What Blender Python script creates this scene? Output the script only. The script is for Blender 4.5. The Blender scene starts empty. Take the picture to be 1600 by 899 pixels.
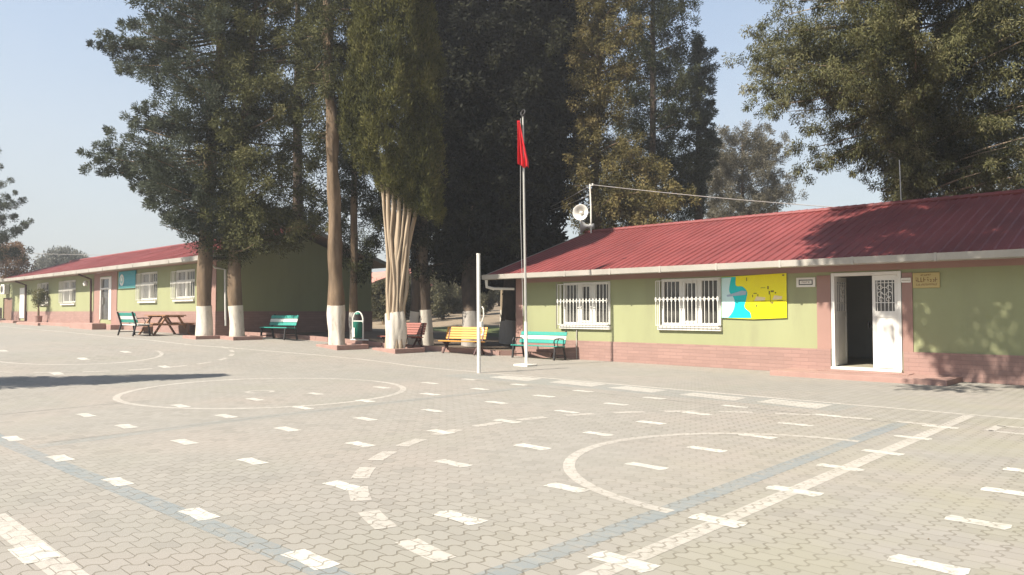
import bpy, math, random
import numpy as np
from mathutils import Vector, Matrix

random.seed(7)
rng = np.random.default_rng(7)
sc = bpy.context.scene
C = sc.collection
EYE = 1.55                                     # camera height above the paving at the right-hand building

# ------------------------------------------------------------------ lens geometry (metres <-> photograph)
F, HY, CX, CY = 1150., 487., 800., 449.5
YAW = math.atan(1220 / F)
PITCH = math.atan((HY - CY) / F)
FW = np.array([-math.cos(YAW) * math.cos(PITCH), math.sin(YAW) * math.cos(PITCH), math.sin(PITCH)])
RT = np.array([math.sin(YAW), math.cos(YAW), 0.])
UP = np.cross(RT, FW)
FH = np.array([-math.cos(YAW), math.sin(YAW), 0.])

_gx = np.array([-120, -57, -45, -37, -30, -25, -22, -19, -16, -10.])
_gz = np.array([.95, .85, .77, .70, .64, .58, .43, .19, .02, 0.])
_fx = np.arange(-130, 60, .25)
_fz = np.convolve(np.pad(np.interp(_fx, _gx, _gz), 4, mode='edge'), np.ones(9) / 9, mode='valid')


def gz(x):
    """height of the yard at x"""
    return float(np.interp(x, _fx, _fz))


def ray(px, py):
    return FW + RT * (px - CX) / F - UP * (py - CY) / F


def at(px, py, d):
    """the point d metres ahead that the photograph shows at px, py"""
    return ray(px, py) * d + np.array([0, 0, EYE])


def on_ground(px, py, h=0.):
    d = ray(px, py)
    z = -1.5
    for _ in range(60):
        p = d * (z / d[2])
        z = .5 * z + .5 * (gz(p[0]) - EYE + h)
    return p + np.array([0, 0, EYE])


def depth_of(p):
    return float((np.asarray(p) - np.array([0, 0, EYE])) @ FW)


# ------------------------------------------------------------------ materials
def new_mat(name):
    m = bpy.data.materials.new(name)
    m.use_nodes = True
    nt = m.node_tree
    nt.nodes.clear()
    out = nt.nodes.new('ShaderNodeOutputMaterial')
    b = nt.nodes.new('ShaderNodeBsdfPrincipled')
    nt.links.new(b.outputs[0], out.inputs[0])
    return m, nt, b, out


def nd(nt, t, **kw):
    n = nt.nodes.new(t)
    for k, v in kw.items():
        setattr(n, k, v)
    return n


def mth(nt, op, a, b=None, c=None):
    n = nd(nt, 'ShaderNodeMath', operation=op)
    for i, v in enumerate((a, b, c)):
        if v is None:
            continue
        if isinstance(v, (int, float)):
            n.inputs[i].default_value = v
        else:
            nt.links.new(v, n.inputs[i])
    return n.outputs[0]


def mixc(nt, fac, a, b, blend='MIX'):
    n = nd(nt, 'ShaderNodeMix', data_type='RGBA', blend_type=blend)
    for sock, v in ((n.inputs[0], fac), (n.inputs[6], a), (n.inputs[7], b)):
        if isinstance(v, (int, float)):
            sock.default_value = v
        elif isinstance(v, (tuple, list)):
            sock.default_value = (*v[:3], 1)
        else:
            nt.links.new(v, sock)
    return n.outputs[2]


def noise(nt, vec, scale, detail=4, rough=.55):
    n = nd(nt, 'ShaderNodeTexNoise')
    n.inputs['Scale'].default_value = scale
    n.inputs['Detail'].default_value = detail
    n.inputs['Roughness'].default_value = rough
    if vec is not None:
        nt.links.new(vec, n.inputs['Vector'])
    return n.outputs[0]


def ramp(nt, fac, lo, hi):
    n = nd(nt, 'ShaderNodeMapRange')
    n.clamp = True
    nt.links.new(fac, n.inputs[0])
    n.inputs[1].default_value, n.inputs[2].default_value = lo, hi
    return n.outputs[0]


def bump(nt, b, h, strength=.3, dist=.01):
    n = nd(nt, 'ShaderNodeBump')
    n.inputs['Strength'].default_value = strength
    n.inputs['Distance'].default_value = dist
    nt.links.new(h, n.inputs['Height'])
    nt.links.new(n.outputs[0], b.inputs['Normal'])


def pmat(name, col, rough=.65, var=.14, scale=2.5, fine=30, bmp=.15, metal=0., stain=None, stain_amt=.35, stretch=(1, 1, 1), spec=.35):
    """painted / worn surface: broad and fine colour variation, optional stain, slight relief"""
    m, nt, b, _ = new_mat(name)
    tc = nd(nt, 'ShaderNodeTexCoord')
    mp = nd(nt, 'ShaderNodeMapping')
    mp.inputs['Scale'].default_value = stretch
    nt.links.new(tc.outputs['Object'], mp.inputs[0])
    v = mp.outputs[0]
    n1 = noise(nt, v, scale)
    n2 = noise(nt, v, fine, 3)
    c = mixc(nt, ramp(nt, n1, .3, .7), [x * (1 - var) for x in col], [min(1, x * (1 + var)) for x in col])
    c = mixc(nt, mth(nt, 'MULTIPLY', ramp(nt, n2, .35, .75), var), c, [x * .6 for x in col])
    if stain:
        n3 = noise(nt, v, scale * 1.7, 6, .7)
        c = mixc(nt, mth(nt, 'MULTIPLY', ramp(nt, n3, .55, .75), stain_amt), c, stain)
    nt.links.new(c, b.inputs['Base Color'])
    b.inputs['Roughness'].default_value = rough
    b.inputs['Metallic'].default_value = metal
    b.inputs['Specular IOR Level'].default_value = spec
    if bmp:
        bump(nt, b, n2, bmp, .006)
    return m


def paver_nodes(nt):
    """interlocking zig-zag pavers, 0.2 m columns running along y; returns colour, height"""
    g = nd(nt, 'ShaderNodeNewGeometry')
    s = nd(nt, 'ShaderNodeSeparateXYZ')
    nt.links.new(g.outputs['Position'], s.inputs[0])
    X, Y = s.outputs[0], s.outputs[1]
    W, L = .166, .147
    col0 = mth(nt, 'FLOOR', mth(nt, 'DIVIDE', X, W))
    # trapezoid zig-zag of the long joints
    tri = mth(nt, 'PINGPONG', mth(nt, 'ADD', Y, 10 * L), L / 2)
    tri = mth(nt, 'SUBTRACT', mth(nt, 'DIVIDE', tri, L / 4), 1.)
    tri = mth(nt, 'MINIMUM', mth(nt, 'MAXIMUM', mth(nt, 'MULTIPLY', tri, 1.9), -1.), 1.)
    xs = mth(nt, 'DIVIDE', mth(nt, 'ADD', X, mth(nt, 'MULTIPLY', tri, .023)), W)
    colid = mth(nt, 'FLOOR', xs)
    fx = mth(nt, 'SUBTRACT', xs, colid)
    par = mth(nt, 'MODULO', mth(nt, 'ADD', colid, 2000.), 2.)
    yv = mth(nt, 'ADD', mth(nt, 'DIVIDE', Y, L), mth(nt, 'ADD', mth(nt, 'MULTIPLY', par, .5), .25))
    rowid = mth(nt, 'FLOOR', yv)
    fy = mth(nt, 'SUBTRACT', yv, rowid)
    dx = mth(nt, 'MULTIPLY', mth(nt, 'SUBTRACT', .5, mth(nt, 'ABSOLUTE', mth(nt, 'SUBTRACT', fx, .5))), W)
    dy = mth(nt, 'MULTIPLY', mth(nt, 'SUBTRACT', .5, mth(nt, 'ABSOLUTE', mth(nt, 'SUBTRACT', fy, .5))), L)
    pos = g.outputs['Position']
    wob = noise(nt, pos, 9, 3)
    nb = noise(nt, pos, .35, 3)
    wjx = mth(nt, 'MULTIPLY_ADD', wob, .014, .004)
    jx = mth(nt, 'SUBTRACT', 1., mth(nt, 'DIVIDE', dx, wjx))
    jy = mth(nt, 'SUBTRACT', 1., mth(nt, 'DIVIDE', dy, mth(nt, 'MULTIPLY_ADD', wob, .006, .0018)))
    joint = mth(nt, 'MAXIMUM', jx, jy)
    joint = mth(nt, 'MINIMUM', mth(nt, 'MAXIMUM', mth(nt, 'MULTIPLY', joint, 2.5), 0.), 1.)
    # worn patches where the joints are filled with sand
    filled = ramp(nt, noise(nt, pos, .23, 3), .36, .6)
    xg = nd(nt, 'ShaderNodeMapRange')
    xg.clamp = True
    nt.links.new(X, xg.inputs[0])
    for i_, v_ in enumerate((-9., -2., .42, 1.)):
        xg.inputs[i_ + 1].default_value = v_
    filled = mth(nt, 'MULTIPLY', filled, xg.outputs[0])
    joint_v = mth(nt, 'MULTIPLY', joint, mth(nt, 'MULTIPLY_ADD', filled, .68, .24))
    cid = nd(nt, 'ShaderNodeCombineXYZ')
    nt.links.new(colid, cid.inputs[0])
    nt.links.new(rowid, cid.inputs[1])
    wn = nd(nt, 'ShaderNodeTexWhiteNoise', noise_dimensions='3D')
    nt.links.new(cid.outputs[0], wn.inputs['Vector'])
    base = mixc(nt, wn.outputs[0], (.246, .231, .203), (.274, .257, .227))
    base = mixc(nt, mth(nt, 'MULTIPLY', ramp(nt, nb, .45, .68), .55), base, (.305, .262, .225))
    base = mixc(nt, mth(nt, 'MULTIPLY', ramp(nt, noise(nt, pos, .6, 4), .5, .72), .5), base, (.245, .237, .195))
    base = mixc(nt, mth(nt, 'MULTIPLY', ramp(nt, noise(nt, pos, 1.3, 5, .7), .55, .8), .3), base, (.195, .18, .157))
    odd = mth(nt, 'GREATER_THAN', wn.outputs[0], .93)
    base = mixc(nt, mth(nt, 'MULTIPLY', odd, .45), base, (.19, .178, .155))
    sp = nd(nt, 'ShaderNodeMapRange')
    sp.clamp = True
    nt.links.new(X, sp.inputs[0])
    for i_, v_ in enumerate((-5., -1.5, 0., .45)):
        sp.inputs[i_ + 1].default_value = v_
    base = mixc(nt, mth(nt, 'MULTIPLY', ramp(nt, noise(nt, pos, .8, 4), .38, .62), sp.outputs[0]), base, (.262, .25, .17))
    base = mixc(nt, mth(nt, 'MULTIPLY', ramp(nt, noise(nt, pos, .16, 5, .65), .52, .72), .4), base, (.205, .20, .182))
    base = mixc(nt, mth(nt, 'MULTIPLY', ramp(nt, noise(nt, pos, 3.1, 6, .75), .6, .78), .35), base, (.15, .138, .115))
    grit = noise(nt, pos, 120, 3)
    base = mixc(nt, mth(nt, 'MULTIPLY', ramp(nt, grit, .4, .75), .25), base, (.24, .22, .18))
    # small dark specks of grit and leaves
    vor = nd(nt, 'ShaderNodeTexVoronoi')
    vor.inputs['Scale'].default_value = 1.6
    nt.links.new(pos, vor.inputs['Vector'])
    speck = mth(nt, 'LESS_THAN', vor.outputs['Distance'], .035)
    base = mixc(nt, mth(nt, 'MULTIPLY', speck, .45), base, (.10, .085, .06))
    h = mth(nt, 'SUBTRACT', mth(nt, 'MULTIPLY', grit, .12), joint_v)
    return base, joint_v, h, pos


def paver_mat(name, paint=None, wear=.8):
    m, nt, b, _ = new_mat(name)
    base, joint, h, pos = paver_nodes(nt)
    if paint:
        n = mth(nt, 'MULTIPLY', ramp(nt, noise(nt, pos, 11, 6, .75), .30, .52), mth(nt, 'MULTIPLY_ADD', ramp(nt, noise(nt, pos, 1.1, 3), .3, .65), .45, .55))
        base = mixc(nt, mth(nt, 'MULTIPLY', n, wear), base, paint)
    col = mixc(nt, mth(nt, 'MULTIPLY', joint, .68 if not paint else .62), base, (.105, .088, .060))
    nt.links.new(col, b.inputs['Base Color'])
    b.inputs['Roughness'].default_value = .88
    b.inputs['Specular IOR Level'].default_value = .2
    bump(nt, b, h, .5, .008)
    return m


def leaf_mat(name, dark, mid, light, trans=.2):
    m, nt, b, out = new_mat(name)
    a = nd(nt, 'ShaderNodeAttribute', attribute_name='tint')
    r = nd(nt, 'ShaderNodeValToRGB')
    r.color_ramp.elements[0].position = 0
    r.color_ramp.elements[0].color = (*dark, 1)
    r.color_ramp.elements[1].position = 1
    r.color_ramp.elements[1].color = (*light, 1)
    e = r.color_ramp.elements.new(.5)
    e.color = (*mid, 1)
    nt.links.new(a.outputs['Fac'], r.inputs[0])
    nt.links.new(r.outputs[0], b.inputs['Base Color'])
    b.inputs['Roughness'].default_value = .75
    b.inputs['Specular IOR Level'].default_value = .15
    t = nd(nt, 'ShaderNodeBsdfTranslucent')
    nt.links.new(r.outputs[0], t.inputs[0])
    mx = nd(nt, 'ShaderNodeMixShader')
    mx.inputs[0].default_value = trans
    nt.links.new(b.outputs[0], mx.inputs[1])
    nt.links.new(t.outputs[0], mx.inputs[2])
    nt.links.new(mx.outputs[0], out.inputs[0])
    return m


def cladding_mat(name, col):
    """thin stone courses painted pink"""
    m, nt, b, _ = new_mat(name)
    tc = nd(nt, 'ShaderNodeNewGeometry')
    s = nd(nt, 'ShaderNodeSeparateXYZ')
    nt.links.new(tc.outputs['Position'], s.inputs[0])
    cb = nd(nt, 'ShaderNodeCombineXYZ')
    nt.links.new(mth(nt, 'ADD', s.outputs[0], s.outputs[1]), cb.inputs[0])
    nt.links.new(s.outputs[2], cb.inputs[1])
    br = nd(nt, 'ShaderNodeTexBrick')
    br.inputs['Scale'].default_value = 1
    br.inputs['Mortar Size'].default_value = .006
    br.inputs['Brick Width'].default_value = .42
    br.inputs['Row Height'].default_value = .095
    br.inputs['Color1'].default_value = (*[c * .93 for c in col], 1)
    br.inputs['Color2'].default_value = (*[min(1, c * 1.1) for c in col], 1)
    br.inputs['Mortar'].default_value = (*[c * .80 for c in col], 1)
    nt.links.new(cb.outputs[0], br.inputs['Vector'])
    n = noise(nt, tc.outputs['Position'], 1.4, 5)
    c = mixc(nt, mth(nt, 'MULTIPLY', ramp(nt, n, .4, .75), .35), br.outputs[0], [x * .72 for x in col])
    nt.links.new(c, b.inputs['Base Color'])
    b.inputs['Roughness'].default_value = .75
    bump(nt, b, mth(nt, 'SUBTRACT', noise(nt, tc.outputs['Position'], 25, 3), mth(nt, 'MULTIPLY', br.outputs[1], 2.)), .35, .01)
    return m


M = {}
M['paver'] = paver_mat('paver')
M['paint_white'] = paver_mat('paint_white', (.54, .515, .455), .92)
M['paint_worn'] = paver_mat('paint_worn', (.45, .415, .365), .75)
M['paint_blue'] = paver_mat('paint_blue', (.165, .20, .215), .72)
M['paint_grey'] = paver_mat('paint_grey', (.15, .145, .13), .55)
M['soil'] = pmat('soil', (.12, .088, .06), .95, .3, .5, 14, .5)
M['lawn'] = pmat('lawn', (.085, .105, .03), .95, .35, 1.2, 25, .6)
M['earth'] = pmat('earth', (.20, .155, .105), .95, .3, .12, 4, .4)
M['green'] = pmat('green_wall', (.266, .275, .146), .8, .07, .6, 40, .12, stain=(.19, .18, .11), stain_amt=.4, stretch=(1.3, 1.3, .3))
M['pink'] = pmat('pink_paint', (.285, .170, .138), .75, .08, .8, 30, .15, stain=(.25, .13, .1), stain_amt=.3)
M['clad'] = cladding_mat('pink_cladding', (.275, .168, .140))
M['kerb'] = pmat('pink_kerb', (.315, .195, .162), .8, .12, 1.5, 25, .3, stain=(.28, .22, .18), stain_amt=.5)
M['roof'] = pmat('roof_red', (.185, .045, .043), .58, .2, .9, 22, .05, stain=(.12, .045, .05), stain_amt=.45, spec=.3, stretch=(1, .45, .45))
M['gutter'] = pmat('gutter', (.34, .315, .275), .5, .1, 1.2, 20, .05, stain=(.23, .2, .16), stain_amt=.45)
M['soffit'] = pmat('soffit', (.33, .22, .18), .8, .1, 1, 20, .1)
M['white'] = pmat('white_paint', (.64, .62, .565), .45, .05, 3, 25, .05)
M['white_dirty'] = pmat('white_dirty', (.66, .63, .56), .6, .08, 3, 18, .1, stain=(.4, .33, .26), stain_amt=.4)
M['inside'] = pmat('inside_wall', (.40, .39, .35), .8, .06, 1, 20, .05)
M['inside_floor'] = pmat('inside_floor', (.30, .27, .20), .5, .08, 1, 20, .05)
M['cyan'] = pmat('banner_cyan', (.0, .48, .47), .5, .04, 2, 25, .05)
M['pale_cyan'] = pmat('banner_pale', (.52, .70, .68), .5, .04, 2, 25, .05)
M['yellow'] = pmat('banner_yellow', (.78, .69, .0), .5, .04, 2, 25, .05)
M['violet'] = pmat('banner_violet', (.30, .38, .45), .5, .05, 2, 25, .05)
M['ink'] = pmat('ink', (.035, .032, .03), .6, .1, 5, 30, 0)
M['buff'] = pmat('buff_ink', (.72, .6, .34), .6, .1, 5, 30, 0)
M['gold'] = pmat('gold_plate', (.42, .33, .13), .5, .08, 3, 25, .05)
M['brown_ink'] = pmat('brown_ink', (.16, .085, .025), .6, .1, 5, 30, 0)
M['teal_sign'] = pmat('teal_sign', (.02, .25, .30), .5, .06, 2, 25, .05)
M['teal_edge'] = pmat('teal_edge', (.15, .50, .46), .5, .06, 2, 25, .05)
M['teal'] = pmat('teal_paint', (.03, .25, .20), .42, .08, 4, 30, .08, stretch=(1, 6, 6))
M['dark_teal'] = pmat('dark_teal', (.015, .15, .105), .45, .08, 4, 30, .08)
M['iron'] = pmat('black_iron', (.03, .028, .028), .5, .15, 5, 30, .1)
M['orange'] = pmat('orange_wood', (.58, .27, .04), .5, .14, 2, 18, .12, stretch=(1, 8, 8))
M['redwood'] = pmat('red_wood', (.27, .085, .06), .55, .16, 2, 18, .12, stretch=(1, 8, 8))
M['redleg'] = pmat('brown_leg', (.07, .032, .028), .6, .12, 4, 20, .1)
M['picnic'] = pmat('picnic_wood', (.27, .145, .08), .65, .18, 2, 16, .15, stretch=(1, 8, 8))
M['picnic_dark'] = pmat('picnic_dark', (.15, .075, .045), .65, .18, 2, 16, .15)
M['steel'] = pmat('steel', (.50, .48, .43), .38, .08, 4, 25, .03, metal=.55)
M['grey'] = pmat('grey_metal', (.46, .45, .43), .45, .1, 4, 25, .05, metal=.2)
M['flag'] = pmat('flag_red', (.62, .012, .02), .65, .06, 4, 40, .1)
M['cable'] = pmat('cable', (.30, .28, .26), .6, .1, 4, 25, 0)
M['bark'] = pmat('bark', (.160, .110, .068), .9, .45, 3.2, 19, 1., stain=(.07, .05, .035), stain_amt=.85, stretch=(1.6, 1.6, .35))
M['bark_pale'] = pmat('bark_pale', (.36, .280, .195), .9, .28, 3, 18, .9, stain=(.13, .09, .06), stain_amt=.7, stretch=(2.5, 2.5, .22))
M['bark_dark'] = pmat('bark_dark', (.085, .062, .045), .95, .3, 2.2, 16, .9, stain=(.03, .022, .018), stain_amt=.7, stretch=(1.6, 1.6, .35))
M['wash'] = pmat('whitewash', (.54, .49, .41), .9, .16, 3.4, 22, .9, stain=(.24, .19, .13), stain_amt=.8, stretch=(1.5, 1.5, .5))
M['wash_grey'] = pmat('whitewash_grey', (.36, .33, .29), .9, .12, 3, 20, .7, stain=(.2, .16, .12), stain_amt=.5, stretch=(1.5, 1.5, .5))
M['concrete'] = pmat('concrete', (.34, .29, .24), .85, .12, 2, 22, .3)
M['cream'] = pmat('cream_render', (.42, .36, .28), .85, .1, .8, 18, .15)
M['salmon'] = pmat('salmon_roof', (.45, .20, .155), .75, .15, 1, 18, .2)
M['brown_panel'] = pmat('brown_panel', (.20, .12, .085), .7, .12, 2, 18, .1)

m, nt, b, _ = new_mat('window_glass')
b.inputs['Base Color'].default_value = (.045, .045, .042, 1)
b.inputs['Roughness'].default_value = .12
b.inputs['Specular IOR Level'].default_value = .6
tcn = nd(nt, 'ShaderNodeTexCoord')
nn = noise(nt, tcn.outputs['Object'], 1.6, 2)
nt.links.new(mixc(nt, ramp(nt, nn, .35, .65), (.03, .03, .028), (.085, .08, .07)), b.inputs['Base Color'])
M['glass'] = m

# foliage of each kind of tree
M['leaf_blue'] = leaf_mat('leaf_blue', (.024, .031, .019), (.062, .074, .046), (.115, .125, .082))
M['leaf_olive'] = leaf_mat('leaf_olive', (.028, .031, .012), (.082, .084, .031), (.150, .140, .060))
M['leaf_cypress'] = leaf_mat('leaf_cypress', (.028, .031, .009), (.092, .091, .024), (.150, .138, .048))
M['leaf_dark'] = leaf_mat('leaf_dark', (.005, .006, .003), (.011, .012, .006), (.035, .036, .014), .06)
M['leaf_brown'] = leaf_mat('leaf_brown', (.045, .040, .015), (.125, .108, .040), (.225, .178, .075))
M['leaf_deep'] = leaf_mat('leaf_deep', (.014, .018, .008), (.036, .042, .018), (.075, .078, .032))
M['leaf_grey'] = leaf_mat('leaf_grey', (.055, .05, .032), (.125, .112, .075), (.21, .19, .14))
M['leaf_right'] = leaf_mat('leaf_right', (.034, .038, .016), (.110, .110, .045), (.205, .185, .095))
M['leaf_rust'] = leaf_mat('leaf_rust', (.10, .06, .03), (.21, .13, .075), (.32, .21, .13))
M['leaf_scrub'] = leaf_mat('leaf_scrub', (.045, .045, .026), (.115, .11, .062), (.20, .18, .11))
M['leaf_hazed'] = leaf_mat('leaf_hazed', (.09, .095, .08), (.15, .15, .125), (.22, .22, .18))  # distance haze put into the leaf colour as a paler tone


# ------------------------------------------------------------------ objects
def tag(o, label=None, cat=None, group=None, kind=None):
    if label:
        o['label'] = label
    if cat:
        o['category'] = cat
    if group:
        o['group'] = group
    if kind:
        o['kind'] = kind
    return o


def thing(name, label, cat, loc=(0, 0, 0), rz=0., group=None):
    o = bpy.data.objects.new(name, None)
    C.objects.link(o)
    o.empty_display_size = .3
    o.location = tuple(float(v) for v in loc)
    o.rotation_euler = (0, 0, rz)
    return tag(o, label, cat, group)


class MB:
    """collects faces for ONE mesh"""

    def __init__(self, M4=None):
        self.v, self.f, self.M = [], [], M4

    def add(self, vs, fs, M4=None):
        k = len(self.v)
        for p in vs:
            p = Vector((float(p[0]), float(p[1]), float(p[2])))
            if M4 is not None:
                p = M4 @ p
            self.v.append(p)
        self.f += [tuple(i + k for i in q) for q in fs]
        return self

    def box(self, x0, x1, y0, y1, z0, z1, M4=None):
        vs = [(x, y, z) for z in (z0, z1) for y in (y0, y1) for x in (x0, x1)]
        return self.add(vs, [(0, 2, 3, 1), (4, 5, 7, 6), (0, 1, 5, 4), (2, 6, 7, 3), (0, 4, 6, 2), (1, 3, 7, 5)], M4)

    def bar(self, a, b, w, t, up=(0, 0, 1)):
        """a rectangular bar from a to b, w wide (sideways), t thick (along up)"""
        a, b = Vector(a), Vector(b)
        d = (b - a)
        L = d.length
        d.normalize()
        s = d.cross(Vector(up))
        if s.length < 1e-4:
            s = d.cross(Vector((1, 0, 0)))
        s.normalize()
        u = s.cross(d)
        R = Matrix((s, d, u)).transposed().to_4x4()
        R.translation = a
        return self.box(-w / 2, w / 2, 0, L, -t / 2, t / 2, R)

    def tube(self, pts, rad, n=10, cap=True, M4=None):
        pts = [Vector([float(c) for c in p]) for p in pts]
        if isinstance(rad, (int, float)):
            rad = [rad] * len(pts)
        vs, fs = [], []
        ref = None
        for i, p in enumerate(pts):
            t = (pts[min(i + 1, len(pts) - 1)] - pts[max(i - 1, 0)]).normalized()
            if ref is None:
                ref = Vector((1, 0, 0)) if abs(t.x) < .8 else Vector((0, 1, 0))
            s = (ref - t * ref.dot(t)).normalized()
            ref = s
            u = t.cross(s)
            for k in range(n):
                a = 2 * math.pi * k / n
                r = rad[i] if not callable(rad[i]) else rad[i](a)
                vs.append(p + (s * math.cos(a) + u * math.sin(a)) * r)
        for i in range(len(pts) - 1):
            for k in range(n):
                fs.append((i * n + k, i * n + (k + 1) % n, (i + 1) * n + (k + 1) % n, (i + 1) * n + k))
        if cap:
            q, e = len(vs), (len(pts) - 1) * n
            vs += [v.copy() for v in vs[:n]] + [v.copy() for v in vs[e:e + n]]
            fs.append(tuple(range(q, q + n))[::-1])
            fs.append(tuple(range(q + n, q + 2 * n)))
        return self.add(vs, fs, M4)

    def prism(self, poly, y0, y1, M4=None):
        """polygon in x,z given anticlockwise seen from -y, extruded from y0 to y1"""
        n = len(poly)
        vs = [(x, y0, z) for x, z in poly] + [(x, y1, z) for x, z in poly]
        fs = [tuple(range(n)), tuple(range(n, 2 * n))[::-1]]
        fs += [(i, i + n, (i + 1) % n + n, (i + 1) % n) for i in range(n)]
        return self.add(vs, fs, M4)

    def prism_x(self, poly, x0, x1):
        """polygon in y,z extruded along x"""
        n = len(poly)
        vs = [(x0, y, z) for y, z in poly] + [(x1, y, z) for y, z in poly]
        fs = [tuple(range(n))[::-1], tuple(range(n, 2 * n))]
        fs += [(i, (i + 1) % n, (i + 1) % n + n, i + n) for i in range(n)]
        return self.add(vs, fs)

    def build(self, name, mat, parent=None, org=(0, 0, 0), smooth=False, bevel=0):
        me = bpy.data.meshes.new(name)
        o_ = Vector([float(c) for c in org])
        me.from_pydata([v - o_ for v in self.v], [], self.f)
        me.materials.append(mat)
        if smooth:
            me.polygons.foreach_set('use_smooth', [True] * len(me.polygons))
        me.update()
        o = bpy.data.objects.new(name, me)
        C.objects.link(o)
        if parent:
            o.parent = parent
        else:
            o.location = o_
        if bevel:
            bv = o.modifiers.new('bevel', 'BEVEL')
            bv.width = bevel
            bv.segments = 2
            bv.limit_method = 'ANGLE'
        return o


def fast_mesh(name, V, Fq, mat, parent=None, org=(0, 0, 0), tint=None):
    me = bpy.data.meshes.new(name)
    V = V - np.asarray(org, float)
    me.vertices.add(len(V))
    me.vertices.foreach_set('co', V.astype(np.float32).ravel())
    n = Fq.shape[1]
    me.loops.add(Fq.size)
    me.loops.foreach_set('vertex_index', Fq.astype(np.int32).ravel())
    me.polygons.add(len(Fq))
    me.polygons.foreach_set('loop_start', np.arange(0, Fq.size, n, dtype=np.int32))
    me.polygons.foreach_set('loop_total', np.full(len(Fq), n, dtype=np.int32))
    if tint is not None:
        a = me.attributes.new('tint', 'FLOAT', 'POINT')
        a.data.foreach_set('value', tint.astype(np.float32))
    me.materials.append(mat)
    me.update(calc_edges=True)
    o = bpy.data.objects.new(name, me)
    C.objects.link(o)
    if parent:
        o.parent = parent
    return o


def struct(o):
    return tag(o, kind='structure')


# ------------------------------------------------------------------ ground, paving, painted markings
xs = np.unique(np.concatenate([np.arange(-130, 40.01, .5), [-900, -500, -250, 60, 120, 250, 500, 900]]))
ys = np.unique(np.concatenate([[-900, -400, -120, -40, 0, 16, 22], np.arange(24, 70, 2.), [90, 140, 250, 500, 1200]]))


def hill_h(x, y):
    t = np.clip((y - 22) / 45, 0, 1)
    w = np.clip((-x - 8) / 12, 0, 1)
    return 2.2 * t * t * (3 - 2 * t) * w


XX, YY = np.meshgrid(xs, ys, indexing='ij')
ZZ = np.interp(XX, _fx, _fz) + hill_h(XX, YY) - .03
V = np.stack([XX.ravel(), YY.ravel(), ZZ.ravel()], 1)
ny = len(ys)
ii, jj = np.meshgrid(np.arange(len(xs) - 1), np.arange(ny - 1), indexing='ij')
k = (ii * ny + jj).ravel()
struct(fast_mesh('ground', V, np.stack([k, k + ny, k + ny + 1, k + 1], 1), M['earth']))

# courtyard edge against kerbs and walls
KX = [-130, -57.6, -57.5, -27.7, -27.4, -25.2, -23.9, -22.8, -20.6, -19.4, -17.2, -16.9, -15.5, 40]
KY = [12.6, 12.6, 12.66, 12.66, 13.5, 13.9, 14.3, 14.6, 15.3, 16.3, 17.6, 18.1, 18.66, 18.66]


def kerb_y(x):
    return float(np.interp(x, KX, KY))


px_ = np.arange(-100, 40.01, .25)
prow = [-25., 0., 8., None]
V, Fq = [], []
for i, x in enumerate(px_):
    for y in prow:
        V.append((x, kerb_y(x) if y is None else y, gz(x)))
n = len(prow)
for i in range(len(px_) - 1):
    for j in range(n - 1):
        a = i * n + j
        Fq.append((a, a + n, a + n + 1, a + 1))
struct(fast_mesh('courtyard_paving', np.array(V), np.array(Fq), M['paver']))


class Sheet(MB):
    """flat paint that follows the yard, dz above the paving"""

    def __init__(self, dz):
        super().__init__()
        self.dz = dz

    def quad(self, c4):
        self.add([(x, y, gz(x) + self.dz) for x, y in c4], [tuple(range(len(c4)))])

    def strip(self, pts, w, step=.25):
        pts = [np.array(p, float) for p in pts]
        out = [pts[0]]
        for a, b_ in zip(pts[:-1], pts[1:]):
            m_ = max(1, int(math.ceil(np.linalg.norm(b_ - a) / step)))
            out += [a + (b_ - a) * t / m_ for t in range(1, m_ + 1)]
        L, R = [], []
        for i, p in enumerate(out):
            t = out[min(i + 1, len(out) - 1)] - out[max(i - 1, 0)]
            t = t / np.linalg.norm(t)
            nrm = np.array([-t[1], t[0]])
            L.append(p + nrm * w / 2)
            R.append(p - nrm * w / 2)
        for i in range(len(out) - 1):
            self.quad([R[i], R[i + 1], L[i + 1], L[i]])

    def arc(self, cx, cy, r, a0, a1, w, dash=None):
        n_ = max(8, int(abs(a1 - a0) * r / .2))
        if not dash:
            self.strip([(cx + r * math.cos(a0 + (a1 - a0) * i / n_), cy + r * math.sin(a0 + (a1 - a0) * i / n_)) for i in range(n_ + 1)], w)
        else:
            a, s = a0, 1 if a1 > a0 else -1
            da, gap = dash[0] / r, dash[1] / r
            while (a1 - a) * s > 0:
                e = a + s * da
                self.strip([(cx + r * math.cos(a + (e - a) * i / 3), cy + r * math.sin(a + (e - a) * i / 3)) for i in range(4)], w)
                a = e + s * gap


lines = Sheet(.0018)
# long line parallel to the buildings
lp = [(-46.1, 9.72), (-35.2, 9.69), (-27.5, 9.56), (-24.6, 9.72), (-23.15, 10.0), (-21.26, 11.09), (-19.54, 12.2), (-18.3, 12.75), (-17.0, 13.0), (-13.9, 13.08), (-10.3, 13.02), (-4.6, 12.84), (-1.2, 12.8)]
lines.strip(lp, .14)
lines.strip([(-2.68, .6), (-2.64, 5), (-2.6, 12.78)], .15)
lines.arc(-13.3, 7.2, 2.6, 0, 2 * math.pi, .12)
lines.arc(-13.25, 7.0, .24, .4, 5.4, .1)
lines.arc(-3.05, 7.15, 2.12, math.pi / 2, 3 * math.pi / 2, .12)
lines.arc(-22.0, 6.3, 2.12, -math.pi * .6, math.pi * .5, .10)
lines.strip([(-6.75, 1.40), (-4.7, 1.40)], .17)
lines.strip([(-20, 4.0), (-21.5, 4.0)], .1)
struct(lines.build('court_lines', M['paint_worn']))

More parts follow.
